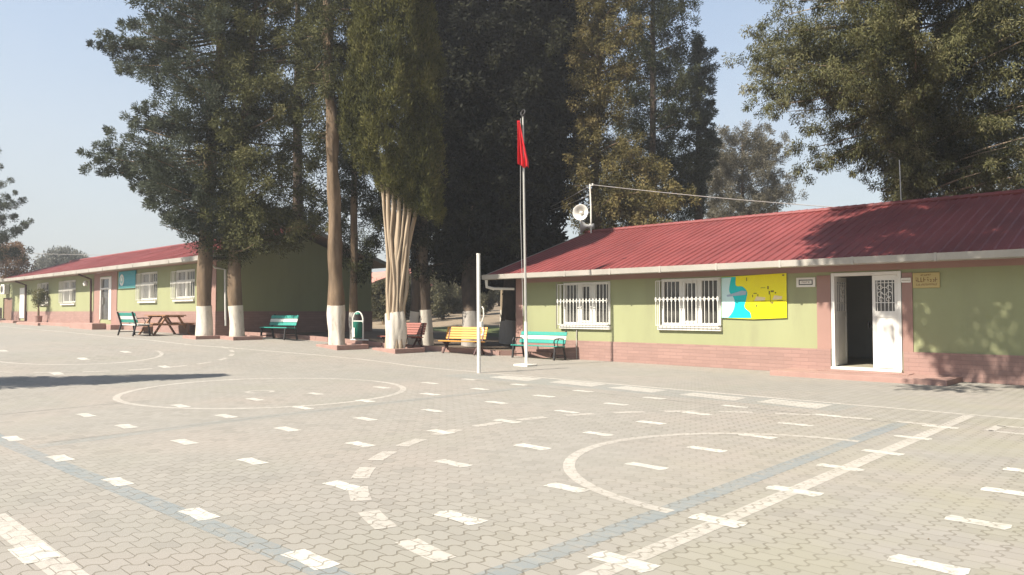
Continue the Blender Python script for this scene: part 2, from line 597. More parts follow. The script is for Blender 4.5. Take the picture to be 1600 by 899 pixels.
dash = Sheet(.0022)
dash.arc(-3.1, 7.2, 4.12, math.pi * 1.47, math.pi * .5, .17, dash=(.5, .33))
dash.arc(-22.6, 6.5, 4.05, -math.pi * .45, math.pi * .45, .12, dash=(.55, .4))
struct(dash.build('dashed_arc_lines', M['paint_worn']))

blue = Sheet(.0010)
blue.strip([(-21, 2.5), (-16, 2.38), (-10.2, 2.27), (-3.7, 2.47), (-3.0, 2.5)], .18)
blue.strip([(-3.08, 2.3), (-3.1, 7), (-3.12, 11.2)], .19)
struct(blue.build('blue_court_line', M['paint_blue']))
band = Sheet(.0006)
band.strip([(-13.4, 12.25), (-9.5, 12.45), (-4.2, 12.35)], 1.1)
for xa in (-10.1,):
    band.strip([(xa + .3, 2.4), (xa, 4.6), (xa - .05, 7.6), (xa, 11.3)], .26)
struct(band.build('faded_blue_band', paver_mat('paint_faded', (.19, .215, .21), .42)))
seam = Sheet(.0014)
seam.strip([(-13.1, 2.2), (-13.35, 4.75), (-13.35, 5.0)], .07)
seam.strip([(-10.02, 2.6), (-10.16, 7.6), (-10.0, 10.6)], .05)
seam.strip([(-12.6, 11.55), (-7.4, 11.3), (-3.2, 11.2)], .06)
struct(seam.build('dark_seam_lines', M['paint_grey']))

rect = Sheet(.0026)
GXS = [-12.2, -10.6, -8.85, -7.22, -5.64, -4.12, -2.65, -1.25, .2]
GYS = [2.48, 3.78, 5.07, 6.33, 7.58, 8.85, 10.12, 11.3]
for j, y in enumerate(GYS):
    for i, x in enumerate(GXS):
        if j == 0 and i == 0:
            continue
        if i > 5 and j == 0:
            continue
        yy = y - .06 * (i - 4) * (1 if j > 4 else -.4 if j < 2 else 0)
        jx, jy = random.uniform(-.03, .03), random.uniform(-.02, .02)
        w, h = .21 + random.uniform(-.015, .015), .088 + random.uniform(-.008, .01)
        cx, cy = x + jx, yy + jy
        # the painted pair of pavers keeps their zig-zag ends
        rect.quad([(cx - w, cy - h), (cx - w * .05, cy - h * .8), (cx + w * .92, cy - h), (cx + w * 1.05, cy - h * .1), (cx + w, cy + h), (cx + .02, cy + h * .85), (cx - w * .95, cy + h), (cx - w * 1.06, cy)])
for x, y in ((-5.5, 1.37), (-18.6, 5.0), (-18.8, 7.4), (-20.9, 6.2), (-22.0, 7.6), (-23.4, 5.0), (-20.4, 3.9), (-22.3, 3.6)):
    rect.quad([(x - .21, y - .1), (x + .21, y - .1), (x + .2, y + .1), (x - .21, y + .1)])
struct(rect.build('painted_blocks', M['paint_white']))
hop = Sheet(.0020)
for q in ([(-12.3, 12.25), (-11.0, 12.15), (-11.15, 12.85), (-12.3, 12.85)], [(-10.5, 12.3), (-9.25, 12.2), (-9.35, 12.85), (-10.6, 12.9)],
          [(-8.9, 12.25), (-7.75, 12.1), (-7.75, 12.7), (-8.8, 12.8)], [(-7.2, 12.15), (-6.0, 12.0), (-6.05, 12.55), (-7.15, 12.65)],
          [(-5.65, 12.1), (-4.55, 11.9), (-4.55, 12.6), (-5.63, 12.7)]):
    hop.quad(q)
hop.strip([(-2.1, 11.25), (-2.06, 11.85)], .12)
hop.strip([(-2.1, 11.85), (-1.0, 11.9)], .12)
hop.strip([(-2.1, 11.25), (-1.0, 11.25)], .12)
struct(hop.build('hopscotch_squares', paver_mat('paint_hop', (.47, .44, .39), .75)))

lawn = MB()
for i in range(24):
    for j in range(10):
        x0, x1 = -30 + i * .52, -30 + (i + 1) * .52
        y0, y1 = 22.2 + j * .6, 22.2 + (j + 1) * .6
        lawn.add([(x, y, gz(x) + float(hill_h(x, y)) + .03) for x, y in ((x0, y0), (x1, y0), (x1, y1), (x0, y1))], [(0, 1, 2, 3)])
struct(lawn.build('lawn', M['lawn']))
bed = MB()
bx = list(np.arange(-27.4, -17.1, .5))
for xa, xb in zip(bx[:-1], bx[1:]):
    bed.add([(xa, kerb_y(xa) + .13, gz(xa) + .07), (xb, kerb_y(xb) + .13, gz(xb) + .07), (xb, 22.3, gz(xb) + .06), (xa, 22.3, gz(xa) + .06)], [(0, 1, 2, 3)])
struct(bed.build('planting_bed_soil', M['soil']))
kb = MB()
kpts = [(-27.2, kerb_y(-27.2)), (-25.2, 13.9), (-23.9, 14.3), (-22.8, 14.6), (-20.6, 15.3), (-19.4, 16.3), (-17.2, 17.6), (-16.9, 18.1), (-15.7, 18.5)]
for (xa, ya), (xb, yb) in zip(kpts[:-1], kpts[1:]):
    m_ = max(1, int(math.hypot(xb - xa, yb - ya) / .5))
    for i in range(m_):
        x0, y0 = xa + (xb - xa) * i / m_, ya + (yb - ya) * i / m_
        x1, y1 = xa + (xb - xa) * (i + .985) / m_, ya + (yb - ya) * (i + .985) / m_
        kb.bar((x0, y0 + .06, gz(x0) + .04), (x1, y1 + .06, gz(x1) + .04), .13, .24)
o = kb.build('kerb', M['kerb'])
tag(o, 'long pink kerb edging the shaded planting bed between the two buildings', 'kerb')


n_l = 1500
lx = np.concatenate([rng.uniform(-27, -15, 900), rng.uniform(-24, 2, 600)])
ly = np.concatenate([np.array([kerb_y(x) for x in lx[:900]]) - rng.gamma(1.2, .7, 900), rng.uniform(1, 18, 600)])
la = rng.uniform(0, 6.28, n_l)
lr = np.concatenate([rng.uniform(.012, .026, 900), rng.uniform(.006, .013, 600)])
lz = np.array([gz(x) for x in lx]) + .004
c4 = np.stack([lx, ly, lz], 1)
e1 = np.stack([np.cos(la), np.sin(la), rng.uniform(0, .15, n_l)], 1) * lr[:, None]
e2 = np.stack([-np.sin(la), np.cos(la), rng.uniform(0, .12, n_l)], 1) * lr[:, None] * .5
V = np.stack([c4, c4 + e1 + e2, c4 + 2 * e1, c4 + e1 - e2 * .6], 1).reshape(-1, 3)
tag(fast_mesh('leaf_litter', V, np.arange(n_l * 4).reshape(-1, 4), leaf_mat('leaf_dry', (.06, .045, .03), (.11, .085, .055), (.17, .13, .08)), None, (0, 0, 0), np.repeat(rng.random(n_l), 4)), kind='stuff')

# ------------------------------------------------------------------ buildings
def wall_panel(mb, x0, x1, z0, z1, yf, th, holes):
    """a wall in the x-z plane, front at yf, th thick, with clean rectangular holes"""
    X_ = sorted({x0, x1, *[h[0] for h in holes], *[h[1] for h in holes]})
    Z_ = sorted({z0, z1, *[h[2] for h in holes], *[h[3] for h in holes]})

    def solid(i, j):
        if i < 0 or j < 0 or i >= len(X_) - 1 or j >= len(Z_) - 1:
            return False
        cx, cz = (X_[i] + X_[i + 1]) / 2, (Z_[j] + Z_[j + 1]) / 2
        return not any(h[0] < cx < h[1] and h[2] < cz < h[3] for h in holes)
    yb = yf + th
    for i in range(len(X_) - 1):
        for j in range(len(Z_) - 1):
            if not solid(i, j):
                continue
            a, b_, c, d = X_[i], X_[i + 1], Z_[j], Z_[j + 1]
            mb.add([(a, yf, c), (b_, yf, c), (b_, yf, d), (a, yf, d)], [(0, 1, 2, 3)])
            mb.add([(a, yb, c), (b_, yb, c), (b_, yb, d), (a, yb, d)], [(3, 2, 1, 0)])
            if not solid(i - 1, j):
                mb.add([(a, yf, c), (a, yb, c), (a, yb, d), (a, yf, d)], [(3, 2, 1, 0)])
            if not solid(i + 1, j):
                mb.add([(b_, yf, c), (b_, yb, c), (b_, yb, d), (b_, yf, d)], [(0, 1, 2, 3)])
            if not solid(i, j - 1):
                mb.add([(a, yf, c), (b_, yf, c), (b_, yb, c), (a, yb, c)], [(3, 2, 1, 0)])
            if not solid(i, j + 1):
                mb.add([(a, yf, d), (b_, yf, d), (b_, yb, d), (a, yb, d)], [(0, 1, 2, 3)])


def ribbed_roof(mb, x0, x1, ye, ze, yr, zr, pitch=.25, amp=.028):
    """one slope of trapezoid-ribbed sheet from eave (ye, ze) to ridge (yr, zr)"""
    prof = []
    n_ = int(round((x1 - x0) / pitch))
    p = (x1 - x0) / n_
    for i in range(n_):
        a = x0 + i * p
        prof += [(a, 0), (a + .58 * p, 0), (a + .68 * p, 1), (a + .90 * p, 1)]
    prof.append((x1, 0))
    L = math.hypot(yr - ye, zr - ze)
    ny_, nz_ = -(zr - ze) / L * (1 if yr > ye else -1), abs(yr - ye) / L
    rows = 9
    vs, fs = [], []
    for r in range(rows):
        t = r / (rows - 1)
        for x, h in prof:
            # each row of sheets laps the next one: a small step down the slope
            w = amp * h + random.uniform(-.003, .003)
            vs.append((x, ye + (yr - ye) * t + ny_ * w, ze + (zr - ze) * t + nz_ * w))
    k_ = len(prof)
    for r in range(rows - 1):
        for i in range(k_ - 1):
            q = (r * k_ + i, r * k_ + i + 1, (r + 1) * k_ + i + 1, (r + 1) * k_ + i)
            fs.append(q if yr > ye else q[::-1])
    mb.add(vs, fs)


def grille_window(parent, org, x0, x1, z0, z1, yw, panes, dz_grille=.17, dense=True):
    """white window: frame with mullions, glass, sill and a projecting bar grille"""
    f = MB()
    fw = .085
    f.box(x0, x0 + fw, yw - .03, yw + .08, z0, z1)
    f.box(x1 - fw, x1, yw - .03, yw + .08, z0, z1)
    f.box(x0 + fw, x1 - fw, yw - .03, yw + .08, z0, z0 + fw)
    f.box(x0 + fw, x1 - fw, yw - .03, yw + .08, z1 - fw, z1)
    w = (x1 - x0 - 2 * fw) / panes
    inner = []
    for i in range(panes):
        a = x0 + fw + i * w
        if i:
            f.box(a - .07, a + .07, yw - .028, yw + .078, z0 + fw, z1 - fw)
        inner.append((a + (.07 if i else 0), a + w - (.07 if i < panes - 1 else 0)))
    mid = len(inner) // 2
    if panes == 3:          # the opening sash has a heavier frame of its own
        a, b_ = inner[1]
        for q in ((a, a + .05, z0 + fw, z1 - fw), (b_ - .05, b_, z0 + fw, z1 - fw), (a + .05, b_ - .05, z0 + fw, z0 + fw + .06), (a + .05, b_ - .05, z1 - fw - .06, z1 - fw)):
            f.box(q[0], q[1], yw - .045, yw + .05, q[2], q[3])
    else:                   # top lights above a transom
        zt = z0 + (z1 - z0) * .6
        for a, b_ in inner:
            f.box(a, b_, yw - .027, yw + .077, zt - .06, zt + .06)
    fo = f.build('window', M['white'], parent, org)
    MB().box(x0 + fw - .01, x1 - fw + .01, yw + .035, yw + .05, z0 + fw - .01, z1 - fw + .01).build('pane', M['glass'], fo, org)
    MB().box(x0 - .06, x1 + .06, yw - .17, yw + .03, z0 - .13, z0 - .02).build('sill', M['white_dirty'], fo, org, bevel=.01)
    g = MB()
    yg = yw - dz_grille
    gx0, gx1 = x0 - .04, x1 + .02
    nb = int((gx1 - gx0) / .125)
    zt = z1 - .06
    zm = z0 + (z1 - z0) * .56
    for i in range(nb + 1):
        x = gx0 + (gx1 - gx0) * i / nb
        g.bar((x, yg, z0), (x, yg, zt), .016, .016, (0, 1, 0))
        g.bar((x - .03, yg - .004, zm), (x, yg - .004, zm + .09), .012, .010, (0, 1, 0))
        g.bar((x + .03, yg - .004, zm), (x, yg - .004, zm + .09), .012, .010, (0, 1, 0))
        g.bar((x - .03, yg - .004, zm), (x, yg - .004, zm - .09), .012, .010, (0, 1, 0))
        g.bar((x + .03, yg - .004, zm), (x, yg - .004, zm - .09), .012, .010, (0, 1, 0))
    for z in (z0 + .012, zm, zt):
        g.bar((gx0, yg + .016, z), (gx1, yg + .016, z), .02, .018, (0, 1, 0))
    for xx in (gx0, gx1):
        for z in (z0 + .02, zm, zt):
            g.bar((xx, yg + .02, z), (xx, yw - .001, z), .02, .018)
        for k_ in (1, 2):
            y_ = yg + dz_grille * k_ / 3
            g.bar((xx, y_, z0), (xx, y_, zt), .014, .014, (0, 1, 0))
    g.build('grille', M['white'], fo, org)
    return fo


# --- right-hand building: front wall at y = 18.7, gutter 2.65-2.81, ridge at y = 23.7
RB = (-10., 18.7, 0.)
rb = thing('school_building', 'green single storey building with red ribbed roof and open white door, nearest on the right', 'building', RB)
DX0, DX1, DZ0, DZ1 = -6.75, -5.15, .22, 2.50
hole = [(-15.38, -13.44, 1.10, 2.50), (-11.66, -9.72, 1.12, 2.51), (DX0, DX1, .0, DZ1)]
w_ = MB()
wall_panel(w_, -17.4, 9.0, -.1, 2.72, 18.7, .22, hole)
w_.box(-17.4, -17.18, 18.92, 28.7, -.1, 2.72)
w_.box(8.78, 9.0, 18.92, 28.7, -.1, 2.72)
w_.box(-17.18, 8.78, 28.48, 28.7, -.1, 2.72)
w_.prism_x([(18.9, 2.721), (28.5, 2.721), (23.7, 4.45)], -17.39, -17.19)
w_.prism_x([(18.9, 2.721), (28.5, 2.721), (23.7, 4.45)], 8.8, 8.99)
w_.build('wall', M['green'], rb, RB)
r_ = MB()
r_.box(-17.17, 8.77, 18.93, 28.47, .12, .20)
r_.build('floor', M['inside_floor'], rb, RB)
r_ = MB()
r_.box(-17.17, 8.77, 18.93, 28.47, 2.62, 2.70)
r_.box(-17.17, 8.77, 22.6, 22.75, .21, 2.61)
r_.box(-8.3, -8.18, 18.93, 22.59, .21, 2.61)
r_.box(-3.5, -3.38, 18.93, 22.59, .21, 2.61)
r_.build('partition', M['inside'], rb, RB)
pk = MB()
for a, b_ in ((-17.43, DX0 - .02), (DX1 + .02, 9.03)):
    pk.box(a, b_, 18.665, 18.698, -.1, .62)
pk.box(-17.43, -17.402, 18.698, 28.7, -.1, .62)
pk.build('plinth_cladding', M['clad'], rb, RB)
pb = MB()
pb.box(-17.42, -17.10, 18.675, 18.697, .621, 2.72)
pb.box(-17.422, -17.403, 18.697, 19.05, .621, 2.72)
pb.box(-7.10, DX0 - .01, 18.674, 18.697, .621, 2.449)
pb.box(DX1 + .01, -4.92, 18.674, 18.697, .621, 2.449)
pb.box(-17.099, 9.02, 18.676, 18.697, 2.53, 2.719)
pb.build('painted_band', M['pink'], rb, RB)
rf = MB()
YE, ZE, YR, ZR = 17.93, 2.79, 23.7, 4.72
ribbed_roof(rf, -18.22, 9.6, YE, ZE, YR, ZR)
ribbed_roof(rf, -18.22, 9.6, 29.47, ZE, YR, ZR)
ro = rf.build('roof', M['roof'], rb, RB)
rg = MB()
for i in range(112):
    a = -18.25 + i * .25
    rg.tube([(a, YR, ZR + .025), (a + .252, YR, ZR + .04)], .085, 8)
rg.build('ridge_cap', M['roof'], ro, RB)
sl = (ZR - ZE) / (YR - YE)
und = MB()
und.prism_x([(YE + .05, ZE - .03), (YE + .05, ZE - .05), (YR, ZR - .05), (29.4, ZE - .05), (29.4, ZE - .03), (YR, ZR - .028)], -18.2, 9.58)
und.build('roof_deck', M['soffit'], rb, RB)
so = MB()
so.box(-18.18, 9.55, 17.99, 18.67, 2.70, 2.722)
so.build('soffit', M['soffit'], rb, RB)
gt = MB()
gt.prism_x([(17.84, 2.66), (17.98, 2.64), (17.985, 2.80), (17.82, 2.815)], -18.25, 9.6)
for i in range(15):
    x = -16.3 + i * 1.72
    gt.box(x, x + .05, 17.818, 17.835, 2.645, 2.825)
gt.build('gutter', M['gutter'], rb, RB)
rk = MB()
rk.bar((-18.24, YE, ZE - .06), (-18.24, YR, ZR - .06), .03, .14)
rk.bar((-18.24, 29.47, ZE - .06), (-18.24, YR, ZR - .06), .03, .14)
rk.build('bargeboard', M['gutter'], rb, RB)
dp = MB()
dp.tube([(-18.12, 17.93, 2.64), (-18.12, 17.95, 2.40), (-17.95, 18.15, 2.33)], .055, 10)
dp.tube([(-18.0, 18.12, 2.345), (-17.44, 18.62, 2.33)], .045, 10)
dp.build('downpipe', M['white_dirty'], rb, RB)
cd = MB()
cd.tube([(-14.72, 18.64, 0.0), (-14.72, 18.64, .55), (-14.74, 18.66, .7), (-14.74, 18.67, .97)], .018, 8)
cd.build('conduit', M['gutter'], rb, RB)
cd = MB()
cd.tube([(-15.6, 18.68, 2.5), (-15.6, 18.68, 1.0)], .012, 6)
cd.build('conduit', M['gutter'], rb, RB)
grille_window(rb, RB, -15.36, -13.46, 1.12, 2.49, 18.78, 3, .27)
grille_window(rb, RB, -11.64, -9.74, 1.14, 2.50, 18.78, 3, .27)

# door: white frame, fixed right leaf, left leaf swung inwards
df = MB()
yd = 18.69
df.box(DX0 + .004, DX0 + .085, yd - .03, yd + .12, .2, DZ1 - .004)
df.box(DX1 - .085, DX1 - .004, yd - .03, yd + .12, .2, DZ1 - .004)
df.box(DX0 + .086, DX1 - .086, yd - .03, yd + .12, DZ1 - .085, DZ1 - .004)
df.box(DX0 + .0, DX1, yd - .10, yd + .21, .135, .199)
do = df.build('door', M['white'], rb, RB, bevel=.006)


def door_leaf(name, Mx, w, ornament=True):
    h0, h1 = .215, DZ1 - .09
    l_ = MB()
    st = .07
    zs = [h0, h0 + .1, 1.42, 1.56, h1 - .12, h1]
    l_.box(0, st, 0, .045, h0, h1, Mx)
    l_.box(w - st, w, 0, .045, h0, h1, Mx)
    l_.box(st, w - st, 0, .045, zs[0], zs[1], Mx)
    l_.box(st, w - st, 0, .045, zs[2], zs[3], Mx)
    l_.box(st, w - st, 0, .045, zs[4], zs[5], Mx)
    l_.box(st, w - st, .014, .034, zs[1], zs[2], Mx)
    l_.box(st + .05, w - st - .05, .004, .0135, zs[1] + .06, zs[2] - .07, Mx)
    lo = l_.build(name, M['white'], do, RB)
    MB().box(st, w - st, .02, .03, zs[3], zs[4], Mx).build('pane', M['glass'], lo, RB)
    g = MB()
    cx = w / 2
    for i in range(5):
        x = st + (w - 2 * st) * (i + .5) / 5
        g.bar(Mx @ Vector((x, -.006, zs[3])), Mx @ Vector((x, -.006, zs[4])), .016, .012, (0, 1, 0))
    for k_, (ox, oz, rr) in enumerate([(0, .48, .085), (-.1, .40, .06), (.1, .40, .06), (-.1, .56, .05), (.1, .56, .05), (-.08, .28, .045), (.08, .28, .045)]):
        pts = [Mx @ Vector((cx + ox + rr * math.cos(t), -.012, zs[3] + oz + rr * math.sin(t))) for t in np.linspace(0, 2 * math.pi * .85, 14)]
        g.tube(pts, .009, 6)
    for z in (zs[3] + .2, zs[3] + .22 + .45):
        g.bar(Mx @ Vector((st, -.008, z)), Mx @ Vector((w - st, -.008, z)), .016, .012, (0, 1, 0))
    g.build('leaf_grille', M['white'], lo, RB)
    return lo


door_leaf('door_leaf', Matrix.Translation((-5.80, yd + .02, 0)), .56)
lo = door_leaf('door_leaf', Matrix.Translation((DX0 + .09, yd + .10, 0)) @ Matrix.Rotation(math.radians(93), 4, 'Z'), .84)
MB().box(-6.10, -6.07, 19.3, 19.37, 1.15, 1.3).build('handle', M['iron'], lo, RB)
st = MB()
st.box(-7.75, -3.95, 17.35, 18.66, -.05, .115)
st.box(-6.95, -4.9, 18.2, 18.66, .116, .132)
st.build('entrance_step', M['kerb'], rb, RB, bevel=.015)

# --- left-hand building: front wall at y = 12.7, gable at x = -27.5
LB = (-42., 12.7, .6)
lb = thing('school_building', 'long green building with dark shaded gable, behind the tree trunks on the left', 'building', LB)
WZ1 = 3.47
lw = [(-50.75, -49.2, 2.02, 3.26), (-46.55, -44.25, 2.02, 3.27), (-35.15, -33.2, 2.05, 3.31), (-31.3, -29.42, 2.08, 3.27)]
w_ = MB()
wall_panel(w_, -57.2, -27.5, .3, WZ1, 12.7, .22, lw + [(-40.3, -38.72, 1.15, 3.26), (-55.25, -54.15, 1.12, 3.06)])
w_.box(-27.72, -27.5, 12.92, 19.9, .3, WZ1)
w_.box(-57.2, -56.98, 12.92, 19.9, .3, WZ1)
w_.box(-56.98, -27.72, 19.68, 19.9, .3, WZ1)
for a in (-27.7, -57.19):
    w_.prism_x([(12.8, WZ1 + .001), (19.8, WZ1 + .001), (16.3, 4.72)], a, a + .19)
w_.build('wall', M['green'], lb, LB)
r_ = MB()
r_.box(-56.97, -27.73, 12.93, 19.67, WZ1 - .1, WZ1 - .02)
r_.box(-56.97, -27.73, 15.6, 15.75, .95, WZ1 - .11)
r_.box(-56.97, -27.73, 12.93, 19.67, .9, .94)
r_.build('partition', M['inside'], lb, LB)
pk = MB()
for a, b_ in ((-57.23, -55.3), (-54.1, -41.21), (-37.97, -27.47)):
    pk.box(a, b_, 12.665, 12.698, .3, 1.56)
pk.box(-27.499, -27.47, 12.698, 19.93, .3, 1.56)
pk.build('plinth_cladding', M['clad'], lb, LB)
pb = MB()
pb.box(-41.2, -40.31, 12.67, 12.697, .9, 3.3)
pb.box(-38.71, -37.98, 12.67, 12.697, .9, 3.3)
pb.box(-41.2, -37.98, 12.672, 12.697, 3.301, WZ1)
pb.build('painted_band', M['pink'], lb, LB)
pb = MB()
pb.box(-27.9, -27.48, 12.675, 12.697, 1.561, WZ1)
pb.build('painted_band', M['pink'], lb, LB)
rf = MB()
YE2, ZE2, YR2, ZR2 = 11.95, 3.60, 16.3, 5.02
ribbed_roof(rf, -58.0, -26.85, YE2, ZE2, YR2, ZR2, .25, .03)
ribbed_roof(rf, -58.0, -26.85, 20.65, ZE2, YR2, ZR2, .25, .03)
ro = rf.build('roof', M['roof'], lb, LB)
rg = MB()
rg.tube([(-58.02, YR2, ZR2 + .03), (-26.83, YR2, ZR2 + .03)], .09, 8)
rg.build('ridge_cap', M['roof'], ro, LB)
und = MB()
und.prism_x([(YE2 + .05, ZE2 - .03), (YE2 + .05, ZE2 - .05), (YR2, ZR2 - .05), (20.6, ZE2 - .05), (20.6, ZE2 - .03), (YR2, ZR2 - .028)], -57.98, -26.87)
und.build('roof_deck', M['soffit'], lb, LB)
so = MB()
so.box(-57.9, -26.9, 12.02, 12.66, WZ1 + .003, WZ1 + .023)
so.build('soffit', M['soffit'], lb, LB)
gt = MB()
gt.prism_x([(11.86, 3.46), (12.0, 3.44), (12.0, 3.61), (11.84, 3.63)], -58.05, -26.82)
for i in range(16):
    x = -56.5 + i * 1.9
    gt.box(x, x + .05, 11.838, 11.856, 3.45, 3.64)
gt.build('gutter', M['gutter'], lb, LB)
rk = MB()
for y_ in (YE2, 20.65):
    rk.bar((-26.83, y_, ZE2 - .05), (-26.83, YR2, ZR2 - .05), .03, .15)
rk.build('bargeboard', M['gutter'], lb, LB)
dp = MB()
dp.tube([(-26.95, 12.1, 3.42), (-27.42, 12.62, 3.22), (-27.42, 13.0, 3.16), (-27.42, 13.05, 1.0)], .045, 10)
dp.build('downpipe', M['white'], lb, LB)
dp = MB()
dp.tube([(-41.4, 12.0, 3.42), (-41.4, 12.58, 3.2), (-41.4, 12.6, .95)], .05, 8)
dp.build('drainpipe', M['redleg'], lb, LB)
dp = MB()
dp.tube([(-53.5, 12.0, 3.42), (-53.5, 12.58, 3.2), (-53.5, 12.6, .95)], .06, 8)
dp.build('drainpipe', M['redleg'], lb, LB)
for q in lw:
    grille_window(lb, LB, q[0] + .01, q[1] - .01, q[2] + .01, q[3] - .01, 12.78, 2, .24)
df = MB()
for x0, x1, z0, z1, leafw in ((-40.3, -38.72, 1.15, 3.26, .5),):
    df.box(x0 + .003, x0 + .1, 12.66, 12.8, z0, z1 - .003)
    df.box(x1 - .34, x1 - .003, 12.66, 12.8, z0, z1 - .003)
    df.box(x0 + .101, x1 - .341, 12.66, 12.8, z1 - .1, z1 - .003)
    df.box(x0 + .101, x1 - .341, 12.68, 12.78, z1 - .62, z1 - .54)
do = df.build('door', M['white'], lb, LB)
MB().box(-40.19, -39.07, 12.74, 12.75, 1.16, 3.15).build('pane', M['glass'], do, LB)
dh = MB()
dh.box(-40.0, -39.96, 12.68, 12.735, 1.9, 2.25)
dh.build('handle', M['steel'], do, LB)
d2 = MB()
d2.box(-55.24, -54.16, 12.66, 12.72, 1.13, 3.05)
d2.build('door', M['white'], lb, LB)
ap = MB()
ap.box(-53.2, -37.0, 12.1, 12.664, .6, .93)
ap.box(-57.2, -53.8, 12.0, 12.664, .6, .98)
ap.build('apron_step', M['kerb'], lb, LB, bevel=.015)
ap = MB()
ap.box(-40.9, -37.6, 11.5, 12.099, .55, 1.0)
ap.build('entrance_step', M['kerb'], lb, LB, bevel=.015)
lp_ = MB()
lp_.tube([(-41.7, 12.69, 3.12), (-41.7, 12.5, 3.16), (-41.7, 12.42, 3.1)], .025, 8)
lp_.tube([(-41.7, 12.42, 3.12), (-41.7, 12.42, 3.0), (-41.7, 12.42, 2.86)], [.05, .13, .09], 12)
lp_.build('wall_lamp', M['white_dirty'], lb, LB, smooth=True)


# ------------------------------------------------------------------ signs
def strokes(mb, x0, x1, z0, z1, y, n_, seed, t=.012):
    """a weathered line of lettering, too worn to read"""
    rr = random.Random(seed)
    w = (x1 - x0) / n_
    for i in range(n_):
        a = x0 + i * w + w * .12
        b_ = x0 + (i + 1) * w - w * .15
        k_ = rr.randint(0, 4)
        if k_ in (0, 1, 4):
            mb.box(a, a + t, y - .003, y, z0, z1)
        if k_ in (1, 2):
            mb.box(a + t * 1.01, b_, y - .003, y, z1 - t, z1)
        if k_ in (2, 3, 4):
            mb.box(a + t * 1.01, b_, y - .003, y, (z0 + z1) / 2 - t / 2, (z0 + z1) / 2 + t / 2)
        if k_ in (0, 3):
            mb.box(a + t * 1.01, b_, y - .003, y, z0, z0 + t)
        if k_ in (2, 3):
            mb.box(b_ - t, b_, y - .003, y, z0 + t * 1.01, (z0 + z1) / 2 - t * .52)


# banner: yellow field, cyan profile, pale left side
BO = (-8.77, 18.69, 1.37)
bn = thing('banner', 'yellow and cyan printed banner with a wavy face outline, beside the second barred window', 'banner', BO)
bx0, bx1, bz0, bz1 = -9.68, -7.86, 1.37, 2.53


def bp(u, v):
    return (bx0 + (bx1 - bx0) * u, bz1 - (bz1 - bz0) * v)


MB().prism([bp(0, 1), bp(.5, 1.02), bp(1, .985), bp(1, -.01), bp(.5, .01), bp(0, .03)], 18.655, 18.668).build('sheet', M['yellow'], bn, BO)


def smooth_poly(pts, n_=5):
    pts = [np.array(p, float) for p in pts]
    out = []
    for i in range(len(pts) - 1):
        p0, p1, p2, p3 = pts[max(i - 1, 0)], pts[i], pts[i + 1], pts[min(i + 2, len(pts) - 1)]
        for k_ in range(n_):
            t = k_ / n_
            out.append(.5 * ((2 * p1) + (p2 - p0) * t + (2 * p0 - 5 * p1 + 4 * p2 - p3) * t * t + (3 * p1 - p0 - 3 * p2 + p3) * t ** 3))
    out.append(pts[-1])
    return [tuple(p) for p in out]


right = smooth_poly([bp(.235, .035), bp(.235, .24), bp(.34, .27), bp(.41, .39), bp(.40, .54), bp(.37, .74), bp(.455, .87), bp(.47, .995)])
cy_ = MB()
wl = [bp(.0, 1.0)]
cy_.prism([bp(.004, .995)] + right[::-1] + [bp(.004, .04)][::1], 18.648, 18.6545)
cy_.build('cyan_profile', M['cyan'], bn, BO)
wl = smooth_poly([bp(.165, .05), bp(.13, .36), bp(.205, .54), bp(.215, .70), bp(.185, .84), bp(.115, .985)])
pc = MB()
pc.prism([bp(.008, .985)] + wl[::-1] + [bp(.008, .06)], 18.642, 18.6475)
pc.build('pale_face', M['pale_cyan'], bn, BO)
vb = MB()
vb.prism([bp(.10, .50), bp(.22, .48), bp(.395, .46), bp(.405, .37), bp(.33, .36), bp(.2, .42), bp(.09, .46)], 18.636, 18.6415)
vb.build('violet_brush_stroke', M['violet'], bn, BO)
ik = MB()
yk = 18.65
for (u, v, du, dv) in ((.49, .46, .012, .06), (.51, .42, .05, .02), (.57, .45, .012, .05), (.74, .38, .02, .08), (.77, .37, .045, .04), (.83, .41, .02, .03), (.62, .60, .08, .014), (.86, .59, .09, .014), (.50, .65, .07, .012), (.54, .69, .03, .05), (.77, .63, .04, .04), (.75, .72, .06, .012), (.72, .27, .02, .07), (.62, .30, .07, .012), (.40, .06, .012, .08), (.94, .02, .03, .03), (.76, .46, .006, .28), (.49, .60, .5, .006)):
    p = bp(u, v)
    q = bp(u + du, v + dv)
    ik.box(p[0], q[0], yk, yk + .0045, q[1], p[1])
ik.build('printed_marks', pmat('olive_ink', (.16, .14, .02), .6, .1, 5, 30, 0), bn, BO)
for (u, v, du, dv) in ((.52, .50, .17, .1), (.79, .48, .15, .1)):
    pt = MB()
    p, q = bp(u, v), bp(u + du, v + dv)
    pt.prism([(p[0], q[1]), (q[0] - .02, q[1] + .01), (q[0], p[1] - .03), (p[0] + .06, p[1])], yk + .0005, yk + .0042)
    pt.build('printed_patch', M['buff'], bn, BO)

so_ = (-7.37, 18.69, 2.28)
sg = thing('sign', 'small white wall sign with a black rectangular border, left of the open door', 'sign', so_)
MB().box(-7.61, -7.13, 18.67, 18.695, 2.17, 2.41).build('board', M['white_dirty'], sg, so_, bevel=.004)
k_ = MB()
for q in ((-7.545, -7.195, 2.335, 2.357), (-7.545, -7.195, 2.223, 2.245), (-7.545, -7.523, 2.246, 2.334), (-7.217, -7.195, 2.246, 2.334)):
    k_.box(q[0], q[1], 18.664, 18.669, q[2], q[3])
k_.build('border', M['ink'], sg, so_)
k_ = MB()
strokes(k_, -7.47, -7.26, 2.272, 2.312, 18.669, 6, 3, .008)
k_.build('lettering', M['brown_ink'], sg, so_)

